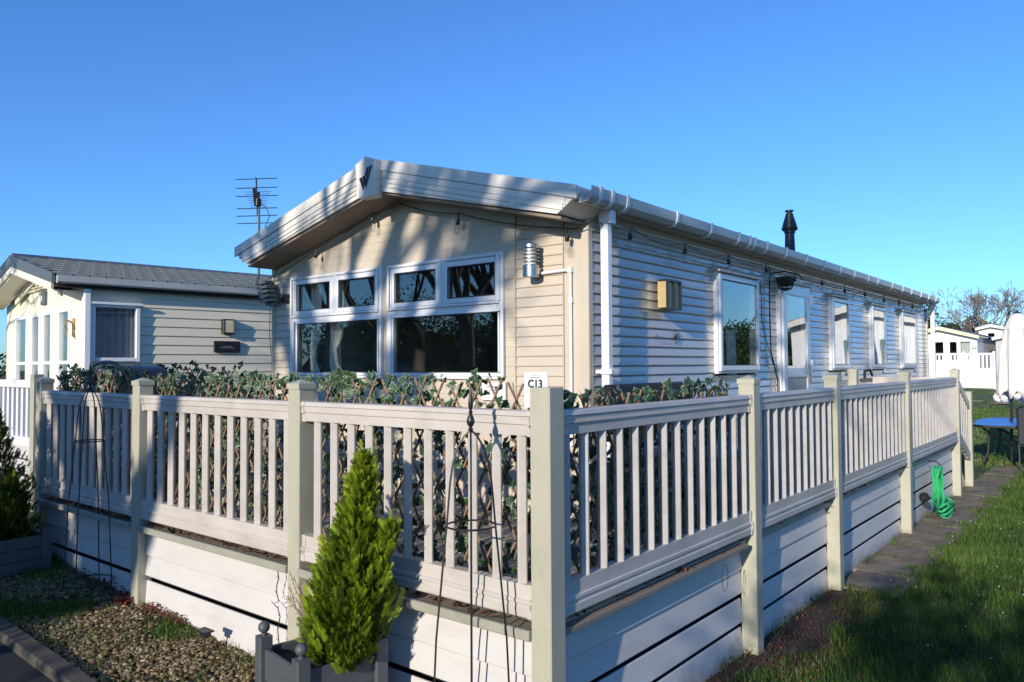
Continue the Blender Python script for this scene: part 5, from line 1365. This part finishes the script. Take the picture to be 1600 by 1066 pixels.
# pebbles
ico_v = []; t_ = (1+5**.5)/2
for a, b in ((-1, t_), (1, t_), (-1, -t_), (1, -t_)): ico_v.append((a, b, 0))
for a, b in ((-1, t_), (1, t_), (-1, -t_), (1, -t_)): ico_v.append((0, a, b))
for a, b in ((t_, -1), (t_, 1), (-t_, -1), (-t_, 1)): ico_v.append((a, 0, b))
ico_v = np.array(ico_v)/1.9
ico_f = np.array([(0, 11, 5), (0, 5, 1), (0, 1, 7), (0, 7, 10), (0, 10, 11), (1, 5, 9), (5, 11, 4), (11, 10, 2), (10, 7, 6), (7, 1, 8), (3, 9, 4), (3, 4, 2), (3, 2, 6), (3, 6, 8), (3, 8, 9), (4, 9, 5), (2, 4, 11), (6, 2, 10), (8, 6, 7), (9, 8, 1)])
n = 15000; xy = scatter(n, -6.8, -1.0, -.74, .02, lambda x, y: rn.random(len(x)) < np.clip(.95-.75*(lump(x, y, 1.9) > .55), .12, 1)); n = len(xy)
s = rn.uniform(.007, .0155, (n, 1)); sc = np.concatenate([s*rn.uniform(.9, 1.6, (n, 1)), s, s*rn.uniform(.5, .8, (n, 1))], 1)
a = rn.uniform(0, 2*math.pi, n); V = ico_v[None]*sc[:, None]*(1+rn.normal(0, .10, (n, 12, 1)))
ca, sa = np.cos(a)[:, None], np.sin(a)[:, None]
V = np.stack([V[..., 0]*ca-V[..., 1]*sa, V[..., 0]*sa+V[..., 1]*ca, V[..., 2]+.3*V[..., 0]*rn.normal(0, 1, (n, 1))], 2)
V += np.stack([xy[:, 0], xy[:, 1], gza(xy[:, 0])+.012+rn.uniform(0, .014, n)], 1)[:, None]
F = (np.arange(n)[:, None, None]*12+ico_f[None]).reshape(-1, 3)
o = np_obj('gravel', np_mesh('gravel', V, F, M['pebble'], np.repeat(np.clip(rn.normal(.5, .24, n), 0, 1), 12), smooth=True)); o['kind'] = 'stuff'; o['label'] = 'golden pea gravel spread below the front skirting'; o['category'] = 'gravel'
# dead leaves
def litter(name, xyz, size, label, m='litter', tm=.5):
    n = len(xyz); V0 = np.array([(-1, 0, 0), (-.5, -.45, .12), (.3, -.4, .05), (1, 0, .2), (.4, .45, .08), (-.4, .4, .15)])
    s = size*rn.uniform(.6, 1.3, (n, 1, 1)); V = V0[None]*s; a = rn.uniform(0, 6.28, (n, 1)); t = rn.normal(0, .5, (n, 1))
    x = V[..., 0]; y = V[..., 1]; z = V[..., 2]*rn.uniform(-1, 3, (n, 1))+x*t*.7
    V = np.stack([x*np.cos(a)-y*np.sin(a), x*np.sin(a)+y*np.cos(a), z+s[:, :, 0]*.4], 2)+xyz[:, None]
    F = (np.arange(n)[:, None]*6+np.arange(6)[None])
    o = np_obj(name, np_mesh(name, V, F, M[m], np.repeat(np.clip(rn.normal(tm, .25, n), 0, 1), 6))); o['kind'] = 'stuff'; o['label'] = label; o['category'] = 'leaves'; return o
q = np.concatenate([scatter(1500, -.02, .45, .9, 3.9), scatter(420, .2, 1.3, 1.2, 5.0), scatter(160, .0, 1.4, 5.0, 11), scatter(1300, -6, -1.2, -.74, .0), scatter(220, -5, -1.2, -.12, .0)])
litter('fallen_leaves', np.stack([q[:, 0], q[:, 1], gza(q[:, 0])+.020], 1), .013, 'brown fallen leaves along the foot of the skirting and on the grass')
q = np.concatenate([scatter(330, -5.1, -.1, -.03, .07), scatter(160, -.07, .03, .1, 8.8)])
litter('deck_litter', np.stack([q[:, 0], q[:, 1], np.full(len(q), DZ+.006)], 1), .020, 'rust-brown dead leaves caught on the deck edge under the rail', tm=.35)
q = np.concatenate([scatter(150, -3.30, -2.80, -.08, .0), scatter(90, -4.4, -3.6, -.10, .0), scatter(100, -3.60, -3.45, -.16, -.03)])
litter('sedum', np.stack([q[:, 0], q[:, 1], gza(q[:, 0])+.02+rn.uniform(0, .05, len(q))], 1), .016, 'red sedum clumps against the white skirting', 'sedum', .4)
q = scatter(30, .3, 1.3, 2.5, 9)
daisy = np.stack([q[:, 0], q[:, 1], np.full(len(q), .06)], 1)
V = (ico_v[None]*.0045+daisy[:, None]); F = (np.arange(len(q))[:, None, None]*12+ico_f[None]).reshape(-1, 3)
o = np_obj('daisies', np_mesh('daisies', V, F, M['signw'])); o['kind'] = 'stuff'; o['label'] = 'tiny white daisies dotted in the grass'; o['category'] = 'flowers'

# ================================================================== THE PHOTOGRAPHER (behind the lens; throws the shadow on the grass)
def person():
    X, Y = 2.42, -2.92; zg = .008
    f2 = Vector((-.63, .776, 0)); r2 = Vector((.776, .63, 0)); B = Vector((X, Y, zg))
    def W(a, b, c): return tuple(B+r2*a+f2*b+Vector((0, 0, c)))
    vs = []; es = []; rs = []
    def add(p, r, par=None):
        vs.append(p); rs.append(r)
        if par is not None: es.append((par, len(vs)-1))
        return len(vs)-1
    pel = add(W(0, 0, .98), .15); sp = add(W(0, 0, 1.18), .14, pel); chs = add(W(0, 0, 1.38), .165, sp); nk = add(W(0, .01, 1.53), .065, chs); hd = add(W(0, .03, 1.62), .085, nk); hd2 = add(W(0, .035, 1.72), .098, hd); add(W(0, .03, 1.79), .06, hd2)
    for s in (-1, 1):
        hp_ = add(W(.10*s, 0, .92), .105, pel); kn = add(W(.12*s, .02, .50), .068, hp_); an = add(W(.13*s, 0, .10), .045, kn); ft = add(W(.14*s, .14, .04), .04, an)
        sh = add(W(.19*s, 0, 1.44), .075, chs); eb = add(W(.30*s, .16, 1.27), .05, sh); wr = add(W(.10*s, .33, 1.56), .032, eb); pm = add(W(.07*s, .36, 1.62), .035, wr)
        for k in range(4):
            a_ = add(W(.06*s-.0*s, .375, 1.60+.024*k), .010, pm); b_ = add(W(.035*s, .39, 1.605+.024*k), .009, a_); add(W(.015*s, .385, 1.605+.023*k), .008, b_)
        t1 = add(W(.05*s, .34, 1.59), .011, pm); add(W(.02*s, .345, 1.575), .010, t1)
    me = bpy.data.meshes.new('body'); me.from_pydata(vs, es, []); o = bpy.data.objects.new('body', me); COL.objects.link(o)
    sk = o.modifiers.new('skin', 'SKIN'); ss = o.modifiers.new('sub', 'SUBSURF'); ss.levels = 1; ss.render_levels = 1
    if not me.skin_vertices: me.skin_vertices.new()
    for i, r_ in enumerate(rs): me.skin_vertices[0].data[i].radius = (r_, r_)
    me.skin_vertices[0].data[0].use_root = True
    me.materials.append(mat('dark_coat', (.03, .035, .045), .9))
    root = thing('person', (X, Y, 0), 'person in a dark coat holding a camera up, only their shadow reaches the grass', 'person')
    o.parent = root; o.location = -wloc(root)
    g = G().ball(W(0, .015, 1.735), .112, 14, 0, 1.05); part('hair', g, mat('brown_hair', (.05, .03, .02), .8), root, True)
person()
